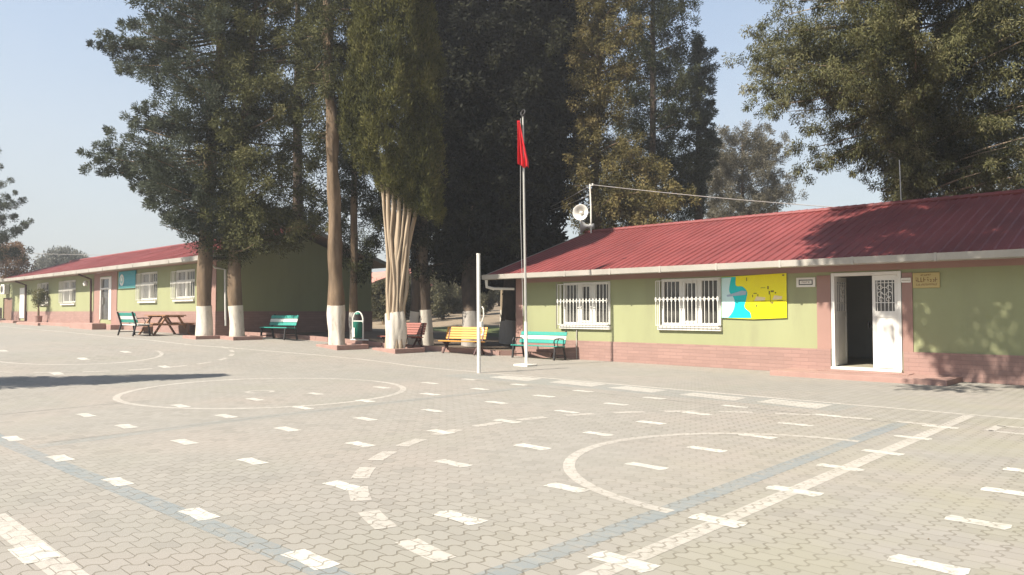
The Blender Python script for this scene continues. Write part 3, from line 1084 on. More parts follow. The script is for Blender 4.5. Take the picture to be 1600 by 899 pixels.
so_ = (-5.04, 18.67, 2.27)
sg = thing('sign', 'narrow blank-looking white plate on the pink pillar right of the door', 'sign', so_)
MB().box(-5.15, -4.94, 18.645, 18.672, 2.22, 2.33).build('board', M['white_dirty'], sg, so_, bevel=.003)
k_ = MB()
k_.box(-5.13, -4.96, 18.640, 18.644, 2.268, 2.277)
k_.build('printed_line', M['brown_ink'], sg, so_)

so_ = (-4.62, 18.69, 2.09)
sg = thing('sign', 'gold plate with three lines of worn brown lettering, right of the open door', 'sign', so_)
MB().box(-4.91, -4.35, 18.665, 18.695, 2.09, 2.44).build('board', M['gold'], sg, so_, bevel=.012)
k_ = MB()
strokes(k_, -4.75, -4.52, 2.365, 2.405, 18.664, 7, 11, .008)
strokes(k_, -4.87, -4.39, 2.225, 2.325, 18.664, 8, 23, .014)
strokes(k_, -4.83, -4.40, 2.145, 2.185, 18.664, 15, 31, .008)
k_.build('lettering', M['brown_ink'], sg, so_)

so_ = (-36.55, 12.69, 2.66)
sg = thing('sign', 'teal school sign with a round white emblem, under the eave of the left building', 'sign', so_)
MB().box(-37.62, -35.52, 12.62, 12.665, 2.74, 3.43).build('board', M['teal_sign'], sg, so_)
MB().box(-37.62, -35.52, 12.622, 12.668, 2.64, 2.739).build('board_edge', M['teal_edge'], sg, so_)
em = MB()
em.tube([(-37.18, 12.619, 3.03), (-37.18, 12.605, 3.03)], .27, 24)
eo = em.build('emblem', M['white'], sg, so_)
em = MB()
pts = [(-37.18 + .15 * math.cos(t), 12.603, 3.03 + .15 * math.sin(t)) for t in np.linspace(0, 2 * math.pi, 20)]
em.tube(pts, .014, 6, cap=False)
em.tube([(-37.18, 12.604, 2.95), (-37.18, 12.598, 2.95)], .05, 10)
em.build('emblem_ring', M['teal_edge'], eo, so_)
k_ = MB()
strokes(k_, -36.8, -35.65, 3.22, 3.30, 12.619, 16, 5, .014)
strokes(k_, -36.8, -35.65, 3.03, 3.13, 12.619, 14, 6, .018)
strokes(k_, -36.7, -35.75, 2.84, 2.92, 12.619, 12, 8, .014)
k_.build('lettering', pmat('sign_letter', (.12, .36, .40), .6, .1, 5, 30, 0), sg, so_)


# ------------------------------------------------------------------ benches, bin, posts
def slat(mb, L, y0, z0, w, t, ang):
    """a board L long along x, w wide, leaning by ang"""
    R = Matrix.Translation((0, y0, z0)) @ Matrix.Rotation(ang, 4, 'X')
    mb.box(-L / 2, L / 2, 0, w, -t / 2, t / 2, R)


def wood_bench(label, loc, rz, L, wood, leg):
    b_ = thing('bench', label, 'bench', loc, rz)
    m1 = MB()
    for i in range(4):
        slat(m1, L, -.30 + i * .115, .435 - i * .008, .10, .035, -.04)
    m1.build('seat', wood, b_, bevel=.006)
    m2 = MB()
    for i in range(5):
        slat(m2, L, .19 + i * .030, .49 + i * .082, .074, .03, 1.22)
    m2.build('backrest', wood, b_, bevel=.006)
    for s in (-1, 1):
        x = s * (L / 2 - .17)
        g = MB()
        g.bar((x, -.30, 0.0), (x, .03, .40), .05, .05, (1, 0, 0))
        g.bar((x + .052 * s, .30, 0.0), (x + .052 * s, -.12, .40), .05, .05, (1, 0, 0))
        g.bar((x, -.30, .40), (x, .17, .38), .05, .05, (1, 0, 0))
        g.bar((x + .052 * s, .10, .22), (x + .052 * s, .335, .88), .05, .05, (1, 0, 0))
        g.build('leg', leg, b_)
    return b_


def plank_bench(label, loc, rz, L, arms=True, plank=None, dark=None):
    b_ = thing('bench', label, 'bench', loc, rz)
    m1 = MB()
    for i in range(3):
        slat(m1, L, -.29 + i * .16, .435 - i * .01, .15, .035, -.05)
    m1.build('seat', plank or M['teal'], b_, bevel=.006)
    bk = None
    for i, mat in enumerate((M['teal'], M['white'], M['teal'])):
        m2 = MB()
        slat(m2, L, .17 + i * .042, .50 + i * .125, .118, .032, 1.25)
        o_ = m2.build('back_plank', mat, b_, bevel=.006)
        if i == 1:
            o_['label'] = 'white middle back plank'
    for s in (-1, 1):
        x = s * (L / 2 - .09)
        g = MB()
        g.bar((x, -.31, 0.0), (x, -.25, .41), .05, .05, (1, 0, 0))
        g.bar((x, .31, 0.0), (x, .20, .42), .05, .05, (1, 0, 0))
        g.bar((x, -.28, .40), (x, .22, .385), .05, .05, (1, 0, 0))
        g.bar((x, -.28, .14), (x, .27, .14), .03, .03, (1, 0, 0))
        g.bar((x, .20, .42), (x, .345, .90), .05, .05, (1, 0, 0))
        go = g.build('leg', M['iron'], b_)
        if arms:
            a = MB()
            a.tube([(x, -.27, .42), (x, -.31, .58), (x, -.25, .66), (x, -.05, .67), (x, .245, .65)], .02, 8)
            a.tube([(x, -.1, .42), (x, -.14, .54), (x, -.06, .66)], .014, 6)
            a.build('armrest', M['iron'], go)
    return b_


def gp3(x, y):
    return (x, y, gz(x) + .002)


plank_bench('teal bench with white back stripe and black armrests, under the first barred window', gp3(-15.65, 17.85), math.radians(4), 1.85)
wood_bench('bright orange slatted bench, between the whitewashed trunks and the white post', gp3(-18.05, 16.75), math.radians(17), 1.55, M['orange'], M['redleg'])
wood_bench('dull red slatted bench, half hidden behind the fluted cypress trunk', gp3(-20.0, 15.72), math.radians(17), 1.6, M['redwood'], M['redleg'])
plank_bench('small dark teal bench with a white back stripe, in front of the shaded gable', gp3(-24.3, 13.55), math.radians(14), 1.35, arms=False)
plank_bench('bench with white planks and black armrests, seen from behind, left of the picnic table', gp3(-29.6, 10.5), math.radians(183), 1.5, plank=M['white'])

# picnic table
PT = gp3(-29.9, 11.75)
pt = thing('picnic_table', 'brown wooden picnic table with fixed bench seats, in front of the left building', 'picnic table', PT, math.radians(2))
m1 = MB()
for i in range(5):
    slat(m1, 1.9, -.40 + i * .165, .76, .155, .04, 0)
m1.build('tabletop', M['picnic'], pt, bevel=.006)
for s in (-1, 1):
    m1 = MB()
    for i in range(2):
        slat(m1, 1.9, s * .68 - .145 + i * .15, .45, .14, .04, 0)
    m1.build('seat', M['picnic'], pt, bevel=.006)
    m1 = MB()
    m1.box(.1, .92, s * .68 - .17, s * .68 - .148, .06, .42)
    m1.build('side_board', M['picnic_dark'], pt)
for x in (-.66, .66):
    m1 = MB()
    m1.bar((x, -.70, 0), (x, -.22, .74), .06, .09, (1, 0, 0))
    m1.bar((x, .70, 0), (x, .22, .74), .06, .09, (1, 0, 0))
    m1.bar((x + .061, -.80, .40), (x + .061, .80, .40), .05, .08, (1, 0, 0))
    m1.bar((x + .061, -.40, .71), (x + .061, .40, .71), .05, .07, (1, 0, 0))
    m1.build('leg_frame', M['picnic'], pt)
m1 = MB()
m1.bar((-.6, 0, .42), (-.15, 0, .73), .06, .06)
m1.build('brace', M['picnic'], pt)
m1 = MB()
m1.bar((.6, 0, .42), (.15, 0, .73), .06, .06)
m1.build('brace', M['picnic'], pt)

# litter bin
TB = gp3(-21.3, 14.85)
tb = thing('litter_bin', 'green and white litter bin hanging in an arched white tube frame', 'bin', TB, math.radians(25))
m1 = MB()
pts = [(-.20, 0, .18), (-.20, 0, .86)] + [(-.20 * math.cos(a), 0, .86 + .30 * math.sin(a)) for a in np.linspace(.25, math.pi - .25, 9)] + [(.20, 0, .86), (.20, 0, .18)]
m1.tube(pts, .028, 10)
m1.tube([(-.2, 0, .84), (.2, 0, .84)], .02, 8)
m1.tube([(-.26, -.02, .20), (.42, -.02, .20)], .028, 8)
m1.build('frame', M['white'], tb, smooth=True)
m1 = MB()
m1.tube([(0, 0, .26), (0, 0, .28), (0, 0, .80), (0, 0, .82)], [.12, .15, .165, .17], 20)
m1.tube([(0, 0, 1.08), (0, 0, 1.13), (0, 0, 1.16)], [.12, .1, .03], 12)
bo = m1.build('bucket', M['dark_teal'], tb, smooth=True)
m1 = MB()
for a in np.linspace(math.pi * .95, math.pi * 1.45, 9)[:-1]:
    d = math.pi * .5 / 8
    m1.add([(.172 * math.cos(a), .172 * math.sin(a), .3), (.172 * math.cos(a + d), .172 * math.sin(a + d), .3), (.178 * math.cos(a + d), .178 * math.sin(a + d), .62), (.178 * math.cos(a), .178 * math.sin(a), .62)], [(0, 1, 2, 3)])
m1.build('white_panel', M['white'], bo)
m1 = MB()
m1.box(-.28, .28, -.2, .2, -.02, .17)
m1.build('base', M['kerb'], tb, bevel=.015)

# volleyball post
VP = gp3(-13.3, 12.9)
vp = thing('net_post', 'plain white volleyball net post standing on the painted line, shorter than the flagpole', 'post', VP)
MB().tube([(0, 0, -.05), (-.01, 0, 1.5), (-.025, 0, 2.97)], .046, 16).build('pole', M['white'], vp, smooth=True)
MB().tube([(-.025, 0, 2.965), (-.025, 0, 3.0)], .052, 16).build('cap', M['white_dirty'], vp)
m1 = MB()
m1.box(.055, .12, -.04, .04, 1.15, 1.28)
m1.tube([(.10, 0, 1.26), (.17, 0, 1.42), (.16, 0, 1.6), (.11, 0, 1.66)], .016, 8)
m1.tube([(.10, 0, 1.16), (.16, 0, 1.06), (.15, 0, .96), (.09, 0, .95)], .02, 8)
m1.build('winch', M['white_dirty'], vp)

# flagpole with limp red flag
FP = gp3(-14.0, 15.45)
fp = thing('flagpole', 'tall steel flagpole with a whitewashed foot and a pulley ring on top', 'flagpole', FP)
PH = 7.1
lean = lambda z: (-.073 * z / PH * 1.0, -.073 * z / PH * .9)
pp = lambda z, dx=0, dy=0: (lean(z)[0] + dx, lean(z)[1] + dy, z)
MB().tube([pp(.02), pp(2.5), pp(4.5), pp(PH)], [.042, .038, .033, .027], 14).build('pole', M['steel'], fp, smooth=True)
MB().tube([pp(.0), pp(.02), pp(1.25)], [.058, .047, .046], 14).build('painted_foot', M['white'], fp, smooth=True)
MB().box(-.30, .22, -.22, .22, -.02, .05).build('base_plate', M['white_dirty'], fp, bevel=.01)
m1 = MB()
pts = [(lean(PH)[0] + .075 * math.cos(a), lean(PH)[1] + .075 * math.sin(a) * .4, PH + .11 + .085 * math.sin(a)) for a in np.linspace(0, 2 * math.pi, 16)]
m1.tube(pts, .018, 8, cap=False)
m1.tube([pp(PH), pp(PH + .04)], .05, 10)
m1.build('pulley_ring', M['iron'], fp, smooth=True)
m1 = MB()
ddx, ddy = -RT[0] * .11, -RT[1] * .11
m1.tube([pp(PH - .05, ddx * .6, ddy * .6), pp(4.5, ddx, ddy), pp(1.4, ddx * .7, ddy * .7)], .006, 6)
m1.build('rope', M['grey'], fp)
fl = MB()
z0f, z1f = PH - 1.40, PH - .14
rows, cols = 24, 22
vs, fs = [], []
for i in range(rows + 1):
    t = i / rows
    z = z1f + (z0f - z1f) * t
    wdt = .06 + .24 * min(1, t * 1.15)
    for j in range(cols + 1):
        u = j / cols
        fold = math.sin(u * 15 + t * 1.5) * (.025 + .045 * t) + .02 * math.sin(u * 31 + 2)
        lat = -.165 + wdt * u + .006 * math.sin(t * 5 + u * 3)
        zz = z - .10 * u * t + .03 * math.sin(u * 9) * t
        c = np.array([lean(z)[0], lean(z)[1], zz]) + RT * lat - FH * (.07 + fold)
        vs.append(tuple(c + np.array([0, 0, 0])))
for i in range(rows):
    for j in range(cols):
        a = i * (cols + 1) + j
        fs.append((a, a + cols + 1, a + cols + 2, a + 1))
fl.add([(v[0] + FP[0], v[1] + FP[1], v[2] + FP[2]) for v in vs], fs)
fo = fl.build('flag', M['flag'], None, (FP[0], FP[1], FP[2] + z0f), smooth=True)
so2 = fo.modifiers.new('thickness', 'SOLIDIFY')
so2.thickness = .004
tag(fo, 'red flag hanging limp from the top of the steel flagpole', 'flag')

# loudspeakers and aerial mast on the right roof
MS = (-17.9, 23.62, 4.7)
ms = thing('mast', 'thin mast carrying the overhead cables on the left end of the right roof', 'mast', MS)
MB().tube([(0, 0, -.05), (0, 0, 1.0), (-.05, 0, 1.98)], .032, 8).build('pole', M['white_dirty'], ms)
m1 = MB()
m1.tube([(-.05, 0, 1.9), (.1, -.02, 1.93)], .015, 6)
m1.tube([(.1, -.02, 1.9), (.1, -.02, 1.99)], .035, 8)
m1.build('insulator', M['white'], ms)


def horn(label, loc, yaw, s, mat):
    h = thing('loudspeaker', label, 'loudspeaker', loc)
    R = Matrix.Rotation(yaw, 4, 'Z')
    m_ = MB()
    prof = [(-.42, .05), (-.30, .06), (-.18, .10), (-.08, .17), (-.02, .25), (0, .31), (.012, .315), (.006, .295), (-.06, .19), (-.16, .10), (-.22, .07)]
    pts = [R @ Vector((0, -a * s, 0)) for a, _ in prof]
    n_ = 24
    vs, fs = [], []
    for (a, r) in prof:
        for k_ in range(n_):
            t = 2 * math.pi * k_ / n_
            vs.append(R @ Vector((r * s * math.cos(t), -a * s, r * s * math.sin(t))))
    for i in range(len(prof) - 1):
        for k_ in range(n_):
            fs.append((i * n_ + k_, i * n_ + (k_ + 1) % n_, (i + 1) * n_ + (k_ + 1) % n_, (i + 1) * n_ + k_))
    fs.append(tuple((len(prof) - 1) * n_ + k_ for k_ in range(n_)))
    m_.add(vs, fs)
    m_.build('horn', mat, h, smooth=True)
    m_ = MB()
    m_.tube([R @ Vector((0, .22 * s, 0)), R @ Vector((0, .08 * s, 0)), R @ Vector((0, .05 * s, 0))], [.075 * s, .07 * s, .03 * s], 14)
    m_.build('centre_cone', M['white'], h, smooth=True)
    m_ = MB()
    m_.tube([R @ Vector((0, .30 * s, 0)), R @ Vector((0, .5 * s, 0))], .11 * s, 14)
    m_.build('driver', mat, h, smooth=True)
    m_ = MB()
    m_.tube([R @ Vector((0, .32 * s, -.05)), (.25, .1, -.12), (.33, .1, -.12)], .02, 6)
    m_.build('bracket', M['iron'], h)
    return h


horn('upper grey horn loudspeaker facing the yard, on the mast above the red roof', (-18.30, 23.45, 5.55), math.radians(20), 1.05, M['white'])
horn('lower horn loudspeaker turned away to the left, below the other horn', (-18.28, 23.5, 4.98), math.radians(-62), 1.0, M['grey'])


def cable(label, a, b_, sag, r=.014):
    pts = []
    for i in range(17):
        t = i / 16
        pts.append((a[0] + (b_[0] - a[0]) * t, a[1] + (b_[1] - a[1]) * t, a[2] + (b_[2] - a[2]) * t - sag * 4 * t * (1 - t)))
    o_ = MB().tube(pts, r, 6).build('cable', M['cable'], None, a, smooth=True)
    return tag(o_, label, 'cable')


AN = (-6.5, 23.7, 4.7)
an = thing('aerial', 'thin bare aerial rod on the ridge in front of the big tree on the right', 'aerial', AN)
MB().tube([(0, 0, 0), (-.03, 0, 1.35)], .014, 6).build('rod', M['grey'], an)
m1 = MB()
m1.tube([(0, 0, 0), (0, 0, .12)], .03, 8)
m1.build('foot', M['grey'], an)
cable('long pale cable running right from the mast over the red roof', (-17.8, 23.6, 6.63), tuple(at(1345, 327, 25.2)), .06)
cable('upper of two cables running from the mast into the dark trees on the left', (-17.95, 23.62, 6.62), tuple(at(838, 333, 33)), .06, .016)
cable('lower of two cables running from the mast into the dark trees on the left', (-17.93, 23.62, 6.25), tuple(at(836, 335, 33)), .08, .016)


# ------------------------------------------------------------------ trees
def blades(cl, rad, tint, per, ln, wd, up=.0, out=.8, along=None, squash=(1., 1., 1.), jitter=.6, shell=.55):
    """leaf sprays: kite-shaped blades spread through clumps. returns V, tint"""
    per, ln, wd = int(per * 2.4), ln * .66, wd * .46
    n_ = len(cl) * per
    c = np.repeat(cl, per, 0)
    r = np.repeat(rad, per)[:, None]
    d = rng.normal(size=(n_, 3))
    d /= np.linalg.norm(d, axis=1)[:, None]
    p = c + d * r * (rng.random((n_, 1)) ** shell) * np.array(squash)
    a = np.repeat(along, per, 0) if along is not None else 0
    t = d * out + rng.normal(size=(n_, 3)) * jitter + np.array([0, 0, up]) + a * .8
    t /= np.linalg.norm(t, axis=1)[:, None] + 1e-6
    s = np.cross(t, rng.normal(size=(n_, 3)))
    s /= np.linalg.norm(s, axis=1)[:, None] + 1e-6
    L = ln * rng.uniform(.6, 1.3, (n_, 1))
    W = wd * rng.uniform(.7, 1.3, (n_, 1))
    V = np.stack([p, p + t * L * .45 + s * W, p + t * L, p + t * L * .45 - s * W], 1).reshape(-1, 3)
    tn = np.repeat(np.clip(np.repeat(tint, per) + rng.normal(size=n_) * .13, 0, 1), 4)
    return V, tn


def crown_mesh(name, parts, mat, parent, org):
    V = np.concatenate([p[0] for p in parts])
    tn = np.concatenate([p[1] for p in parts])
    Fq = np.arange(len(V)).reshape(-1, 4)
    return fast_mesh(name, V, Fq, mat, parent, org, tn)


def rough_tube(mb, pts, rad, n_=14, lump=.12, seed=0):
    n_ = int(n_ * 1.7)
    """bark: an uneven, slightly fluted tube"""
    rr = random.Random(seed)
    ph = [rr.uniform(0, 6.28) for _ in range(4)]
    fine_pts, fine_rad = [], []
    for i in range(len(pts) - 1):
        m_ = 6
        for k_ in range(m_):
            t = k_ / m_
            p_ = [pts[i][c] + (pts[i + 1][c] - pts[i][c]) * t for c in range(3)]
            r_ = rad[i] + (rad[i + 1] - rad[i]) * t
            wob_ = r_ * lump * .7
            fine_pts.append([p_[0] + wob_ * math.sin(p_[2] * 1.7 + ph[0]), p_[1] + wob_ * math.sin(p_[2] * 2.1 + ph[1]), p_[2]])
            fine_rad.append(r_ * (1 + lump * .5 * math.sin(p_[2] * 3.3 + ph[2]) + (.09 * math.exp(-(p_[2] - pts[0][2]) * 4) if i == 0 else 0)))
    fine_pts.append(list(pts[-1]))
    fine_rad.append(rad[-1])
    fr = []
    for i, r in enumerate(fine_rad):
        def f(a, r=r, z=fine_pts[i][2]):
            return r * (1 + lump * (.5 * math.sin(3 * a + ph[0] + z * .6) + .35 * math.sin(5 * a + ph[1] - z * .9) + .3 * math.sin(2 * a + ph[2] + z * 2.1) + .3 * math.sin(8 * a + z * 1.2 + ph[3]) + .18 * math.sin(11 * a - z * 5)))
        fr.append(f)
    mb.tube(fine_pts, fr, n_)


def profile_limbs(axis_px, d, prof, n_limbs, rise, sag, depth_k=.9, bias=None):
    """limbs of a tree whose outline (py, left px, right px) is known at distance d; returns list of (start, tip, mid-sag)"""
    py = np.array([p[0] for p in prof], float)
    lf = np.array([p[1] for p in prof], float)
    rt_ = np.array([p[2] for p in prof], float)
    o_ = np.argsort(py)
    sy_, lf, rt_ = py[o_], lf[o_], rt_[o_]
    out = []
    for i in range(n_limbs):
        y = py[0] + (py[-1] - py[0]) * ((i + rng.random()) / n_limbs)
        a = rng.uniform(0, 2 * math.pi)
        if bias is not None and rng.random() < bias:
            a = rng.uniform(math.pi * .9, math.pi * 2.1)        # more limbs on the side towards the yard
        ax = axis_px(y) if callable(axis_px) else axis_px
        c, s = math.cos(a), math.sin(a)
        L_, R_ = np.interp(y, sy_, lf), np.interp(y, sy_, rt_)
        ext = (R_ - ax) if c > 0 else (ax - L_)
        ext = abs(c) * ext + abs(s) * depth_k * (R_ - L_) / 2
        ext = ext * d / F * rng.uniform(.72, 1.06)
        base = at(ax, y, d)
        tip = base + RT * c * ext + FH * s * ext
        start = base.copy()
        start[2] -= rise * ext
        out.append((start, tip, sag * ext))
    return out


def limb_points(start, tip, sag, n_=8):
    t = np.linspace(0, 1, n_)[:, None]
    p = start + (tip - start) * t
    p[:, 2] += (-sag * 4 * t * (1 - t))[:, 0]
    return p


def limb_clumps(limbs, rc, s0=.3, step=.33, taper=.5, spread=.5):
    cl, rd, al, ss = [], [], [], []
    for start, tip, sag in limbs:
        L = np.linalg.norm(tip - start)
        n_ = max(3, int(L * (1 - s0) / step))
        dirv = (tip - start) / max(L, 1e-3)
        for k_ in range(n_):
            s = s0 + (1 - s0) * (k_ + rng.random() * .7) / n_
            p = start + (tip - start) * s
            p = p + np.array([0, 0, -sag * 4 * s * (1 - s)])
            r = rc * (1 - taper * s) * rng.uniform(.7, 1.25)
            p = p + rng.normal(size=3) * r * spread
            cl.append(p)
            rd.append(r)
            al.append(dirv)
            ss.append(s)
    return np.array(cl), np.array(rd), np.array(al), np.array(ss)


def limbs_tubes(mb, limbs, r0, every=1):
    for i, (a, b_, sag) in enumerate(limbs):
        if i % every:
            continue
        p = limb_points(a, b_, sag, 6)[:5]
        mb.tube(p, list(np.linspace(r0, r0 * .25, 5)), 5, cap=False)


def kerb_box(label, cx, cy, hw=.62, rz=0., h=.11):
    k_ = thing('tree_kerb', label, 'kerb', (cx, cy, gz(cx)), rz)
    m_ = MB()
    t = .11
    zb = -.25
    m_.box(-hw, hw, -hw, -hw + t, zb, h)
    m_.box(-hw, hw, hw - t, hw, zb, h)
    m_.box(-hw, -hw + t, -hw + t, hw - t, zb, h)
    m_.box(hw - t, hw, -hw + t, hw - t, zb, h)
    m_.build('kerb_frame', M['kerb'], k_, bevel=.012)
    m_ = MB()
    m_.box(-hw + t, hw - t, -hw + t, hw - t, zb, h - .05)
    m_.build('soil', M['soil'], k_)


class Tree:
    def __init__(self, name, label, base, cat='tree', group=None):
        self.org = tuple(float(c) for c in base)
        self.root = thing(name, label, cat, self.org, 0, group)
        self.tr = MB()

    def trunk(self, pts, rad, mat, seed=1, lump=.1, n_=14):
        rough_tube(self.tr, pts, rad, n_, lump, seed)
        self.tmat = mat

    def done_trunk(self, name='trunk', mat=None):
        return self.tr.build(name, mat or self.tmat, self.root, self.org, smooth=True)

    def wash(self, pts, rad, mat, seed=1, lump=.1, n_=14):
        m_ = MB()
        rough_tube(m_, pts, [r + .006 for r in rad], n_, lump, seed)
        return m_.build('whitewash', mat, self.root, self.org, smooth=True)

    def crown(self, parts, mat, name='crown'):
        return crown_mesh(name, parts, mat, self.root, self.org)


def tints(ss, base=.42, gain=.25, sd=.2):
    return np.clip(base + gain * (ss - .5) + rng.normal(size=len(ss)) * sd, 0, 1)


def tip_limbs(spec, d, axis):
    out = []
    for (px, py, sy, off) in spec:
        tip = at(px, py, d + off)
        st_ = at(axis(sy) if callable(axis) else axis, sy, d)
        out.append((st_, tip, .05 * np.linalg.norm(tip - st_)))
    return out


# T1: leaning blue-green cypress at the far left of the row
b0 = np.array([-26.0, 11.6, gz(-26.0)])
d1 = depth_of(b0)
T = Tree('cypress_tree', 'blue-green tree with long ragged branches reaching left, leftmost of the whitewashed row', b0)
ax1 = lambda y: np.interp(y, [-200, 0, 200, 350, 527], [362, 352, 332, 321, 319])
tp = [at(ax1(y), y, d1) for y in (540, 478, 360, 200, 60, -120)]
T.trunk([tuple(p) for p in tp], [.27, .25, .23, .19, .14, .05], M['bark'], 1)
T.wash([tuple(tp[0]), tuple(tp[1])], [.27, .255], M['wash'], 1)
prof = [(372, 300, 345), (345, 255, 370), (300, 222, 385), (262, 215, 390), (215, 210, 390), (175, 215, 395), (140, 250, 400), (100, 215, 410), (60, 200, 420), (20, 240, 430), (-40, 235, 430), (-120, 270, 430), (-220, 330, 400)]
lb1 = profile_limbs(ax1, d1, prof, 170, .25, .06, .75, .25)
ex = tip_limbs([(137, 68, 60, .3), (150, 52, 55, -.4), (168, 88, 80, .5), (185, 112, 95, 0), (200, 40, 50, .6), (225, 20, 40, -.5), (190, 180, 205, .4), (202, 168, 205, 0), (225, 160, 200, -.6), (126, 265, 255, .2), (122, 238, 250, -.2), (140, 222, 240, .5), (160, 205, 238, 0), (168, 262, 265, .8), (195, 285, 280, .2), (222, 318, 305, -.3), (250, 335, 315, .4), (270, 350, 335, 0), (215, 300, 290, .6), (185, 30, 40, .2), (240, -10, 20, .3)], d1, ax1)
ex += tip_limbs([(150, 70, 66, .2), (165, 60, 60, 0), (145, 250, 252, 0), (160, 235, 245, .3), (175, 100, 88, -.3), (200, 190, 215, .2), (215, 172, 205, -.2)], d1, ax1)
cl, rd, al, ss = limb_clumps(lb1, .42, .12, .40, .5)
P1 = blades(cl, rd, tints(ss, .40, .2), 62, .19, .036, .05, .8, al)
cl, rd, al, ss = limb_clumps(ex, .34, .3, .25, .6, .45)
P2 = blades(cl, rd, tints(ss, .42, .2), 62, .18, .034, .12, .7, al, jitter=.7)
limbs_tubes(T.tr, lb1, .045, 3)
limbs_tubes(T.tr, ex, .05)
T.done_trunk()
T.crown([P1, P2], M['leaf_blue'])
kerb_box('pink square kerb around the leftmost whitewashed trunk', b0[0], b0[1], .55)

# T2: olive tree beside it
b0 = on_ground(370, 530)
d2 = depth_of(b0)
T = Tree('cypress_tree', 'olive-green sunlit tree with a whitewashed foot, second trunk from the left', b0)
ax2 = lambda y: np.interp(y, [-200, 0, 380, 530], [420, 400, 366, 370])
tp = [at(ax2(y), y, d2) for y in (545, 478, 380, 250, 80, -140)]
T.trunk([tuple(p) for p in tp], [.25, .23, .21, .18, .13, .05], M['bark'], 2)
T.wash([tuple(tp[0]), tuple(tp[1])], [.255, .24], M['wash'], 2)
prof = [(392, 372, 432), (375, 345, 485), (345, 338, 500), (300, 330, 500), (250, 325, 500), (200, 315, 505), (150, 330, 505), (100, 345, 500), (50, 350, 495), (0, 360, 500), (-60, 370, 500), (-160, 400, 480)]
lb2 = profile_limbs(ax2, d2, prof, 190, .12, .05, .8, .35)
lb2 += tip_limbs([(400, 385, 330, -.5), (418, 372, 320, .6), (436, 388, 330, .2), (455, 372, 320, -.4), (472, 386, 325, .8), (492, 372, 315, .2), (512, 362, 310, .9), (486, 355, 300, -.3), (450, 350, 300, 1.2), (425, 352, 310, 1.0), (520, 345, 300, .3)], d2, ax2)
cl, rd, al, ss = limb_clumps(lb2, .44, .1, .38, .45)
P1 = blades(cl, rd, tints(ss, .42, .3), 66, .19, .036, -.25, .75, al * .6)
limbs_tubes(T.tr, lb2, .045, 3)
T.done_trunk()
T.crown([P1], M['leaf_olive'])
kerb_box('pink square kerb around the second whitewashed trunk from the left', b0[0] + .1, b0[1] + .1, .55)

# T3: tall bare trunk
b0 = on_ground(528, 543)
d3 = depth_of(b0)
T = Tree('cypress_tree', 'tall tree with a long bare orange-brown trunk and high foliage, left of the columnar cypress', b0)
ax3 = lambda y: np.interp(y, [-200, 0, 170, 300, 470, 543], [505, 511, 516, 522, 525, 528])
tp = [at(ax3(y), y, d3) for y in (556, 477, 380, 250, 120, -20, -180)]
T.trunk([tuple(p) for p in tp], [.275, .245, .215, .195, .17, .13, .05], M['bark'], 3, .17)
T.wash([tuple(tp[0]), tuple(tp[1])], [.28, .253], M['wash'], 3, .17)
prof = [(235, 500, 545), (200, 480, 552), (150, 470, 560), (100, 455, 560), (50, 450, 560), (0, 445, 565), (-80, 440, 570), (-200, 480, 545)]
lb3 = profile_limbs(ax3, d3 + .3, prof, 95, .15, .08, 1.0)
lb3 = [l for l in lb3 if (l[1] - l[0]) @ FH > -.25 or rng.random() < .55]
lb3 += tip_limbs([(500, 62, 30, -.9), (532, 92, 60, -.8), (516, 132, 95, -.7), (542, 42, 20, -.8), (488, 112, 80, -.6), (524, 18, -10, -.9), (502, 160, 120, -.5), (538, 150, 110, -.6), (510, 85, 50, -1.), (526, 118, 80, -.9), (506, 20, -10, -1.), (518, 50, 20, -1.)], d3, ax3)
cl, rd, al, ss = limb_clumps(lb3, .40, .2, .36, .5)
P1 = blades(cl, rd, tints(ss, .32, .25), 60, .19, .034, -.2, .75, al * .6)
limbs_tubes(T.tr, lb3, .05, 2)
T.done_trunk()
T.crown([P1], M['leaf_olive'])
kerb_box('pink square kerb around the foot of the tall bare trunk', b0[0] + .08, b0[1] + .12, .62)

# T3b: slim shaded tree behind it, with drooping twigs
b0 = on_ground(553, 533)
b0 = np.array([-22.3, 16.4, gz(-22.3)])
p3b = lambda y: at(553, y, depth_of(b0))
T = Tree('cypress_tree', 'slim drooping tree in shade between the bare trunk and the litter bin', b0)
T.trunk([tuple(p3b(y)) for y in (546, 492, 420, 320, 200, 60)], [.17, .15, .14, .12, .1, .04], M['bark'], 4)
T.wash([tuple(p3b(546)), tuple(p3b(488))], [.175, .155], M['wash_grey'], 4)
prof = [(425, 535, 572), (400, 528, 592), (360, 525, 600), (320, 530, 600), (270, 540, 598), (200, 540, 590), (120, 540, 585), (60, 545, 570)]
lbx = profile_limbs(553, depth_of(b0), prof, 60, .25, -.02, 1.1)
cl, rd, al, ss = limb_clumps(lbx, .34, .3, .34, .4)
T.done_trunk()
T.crown([blades(cl, rd, tints(ss, .36, .2), 60, .18, .032, -.7, .6, None)], M['leaf_deep'])

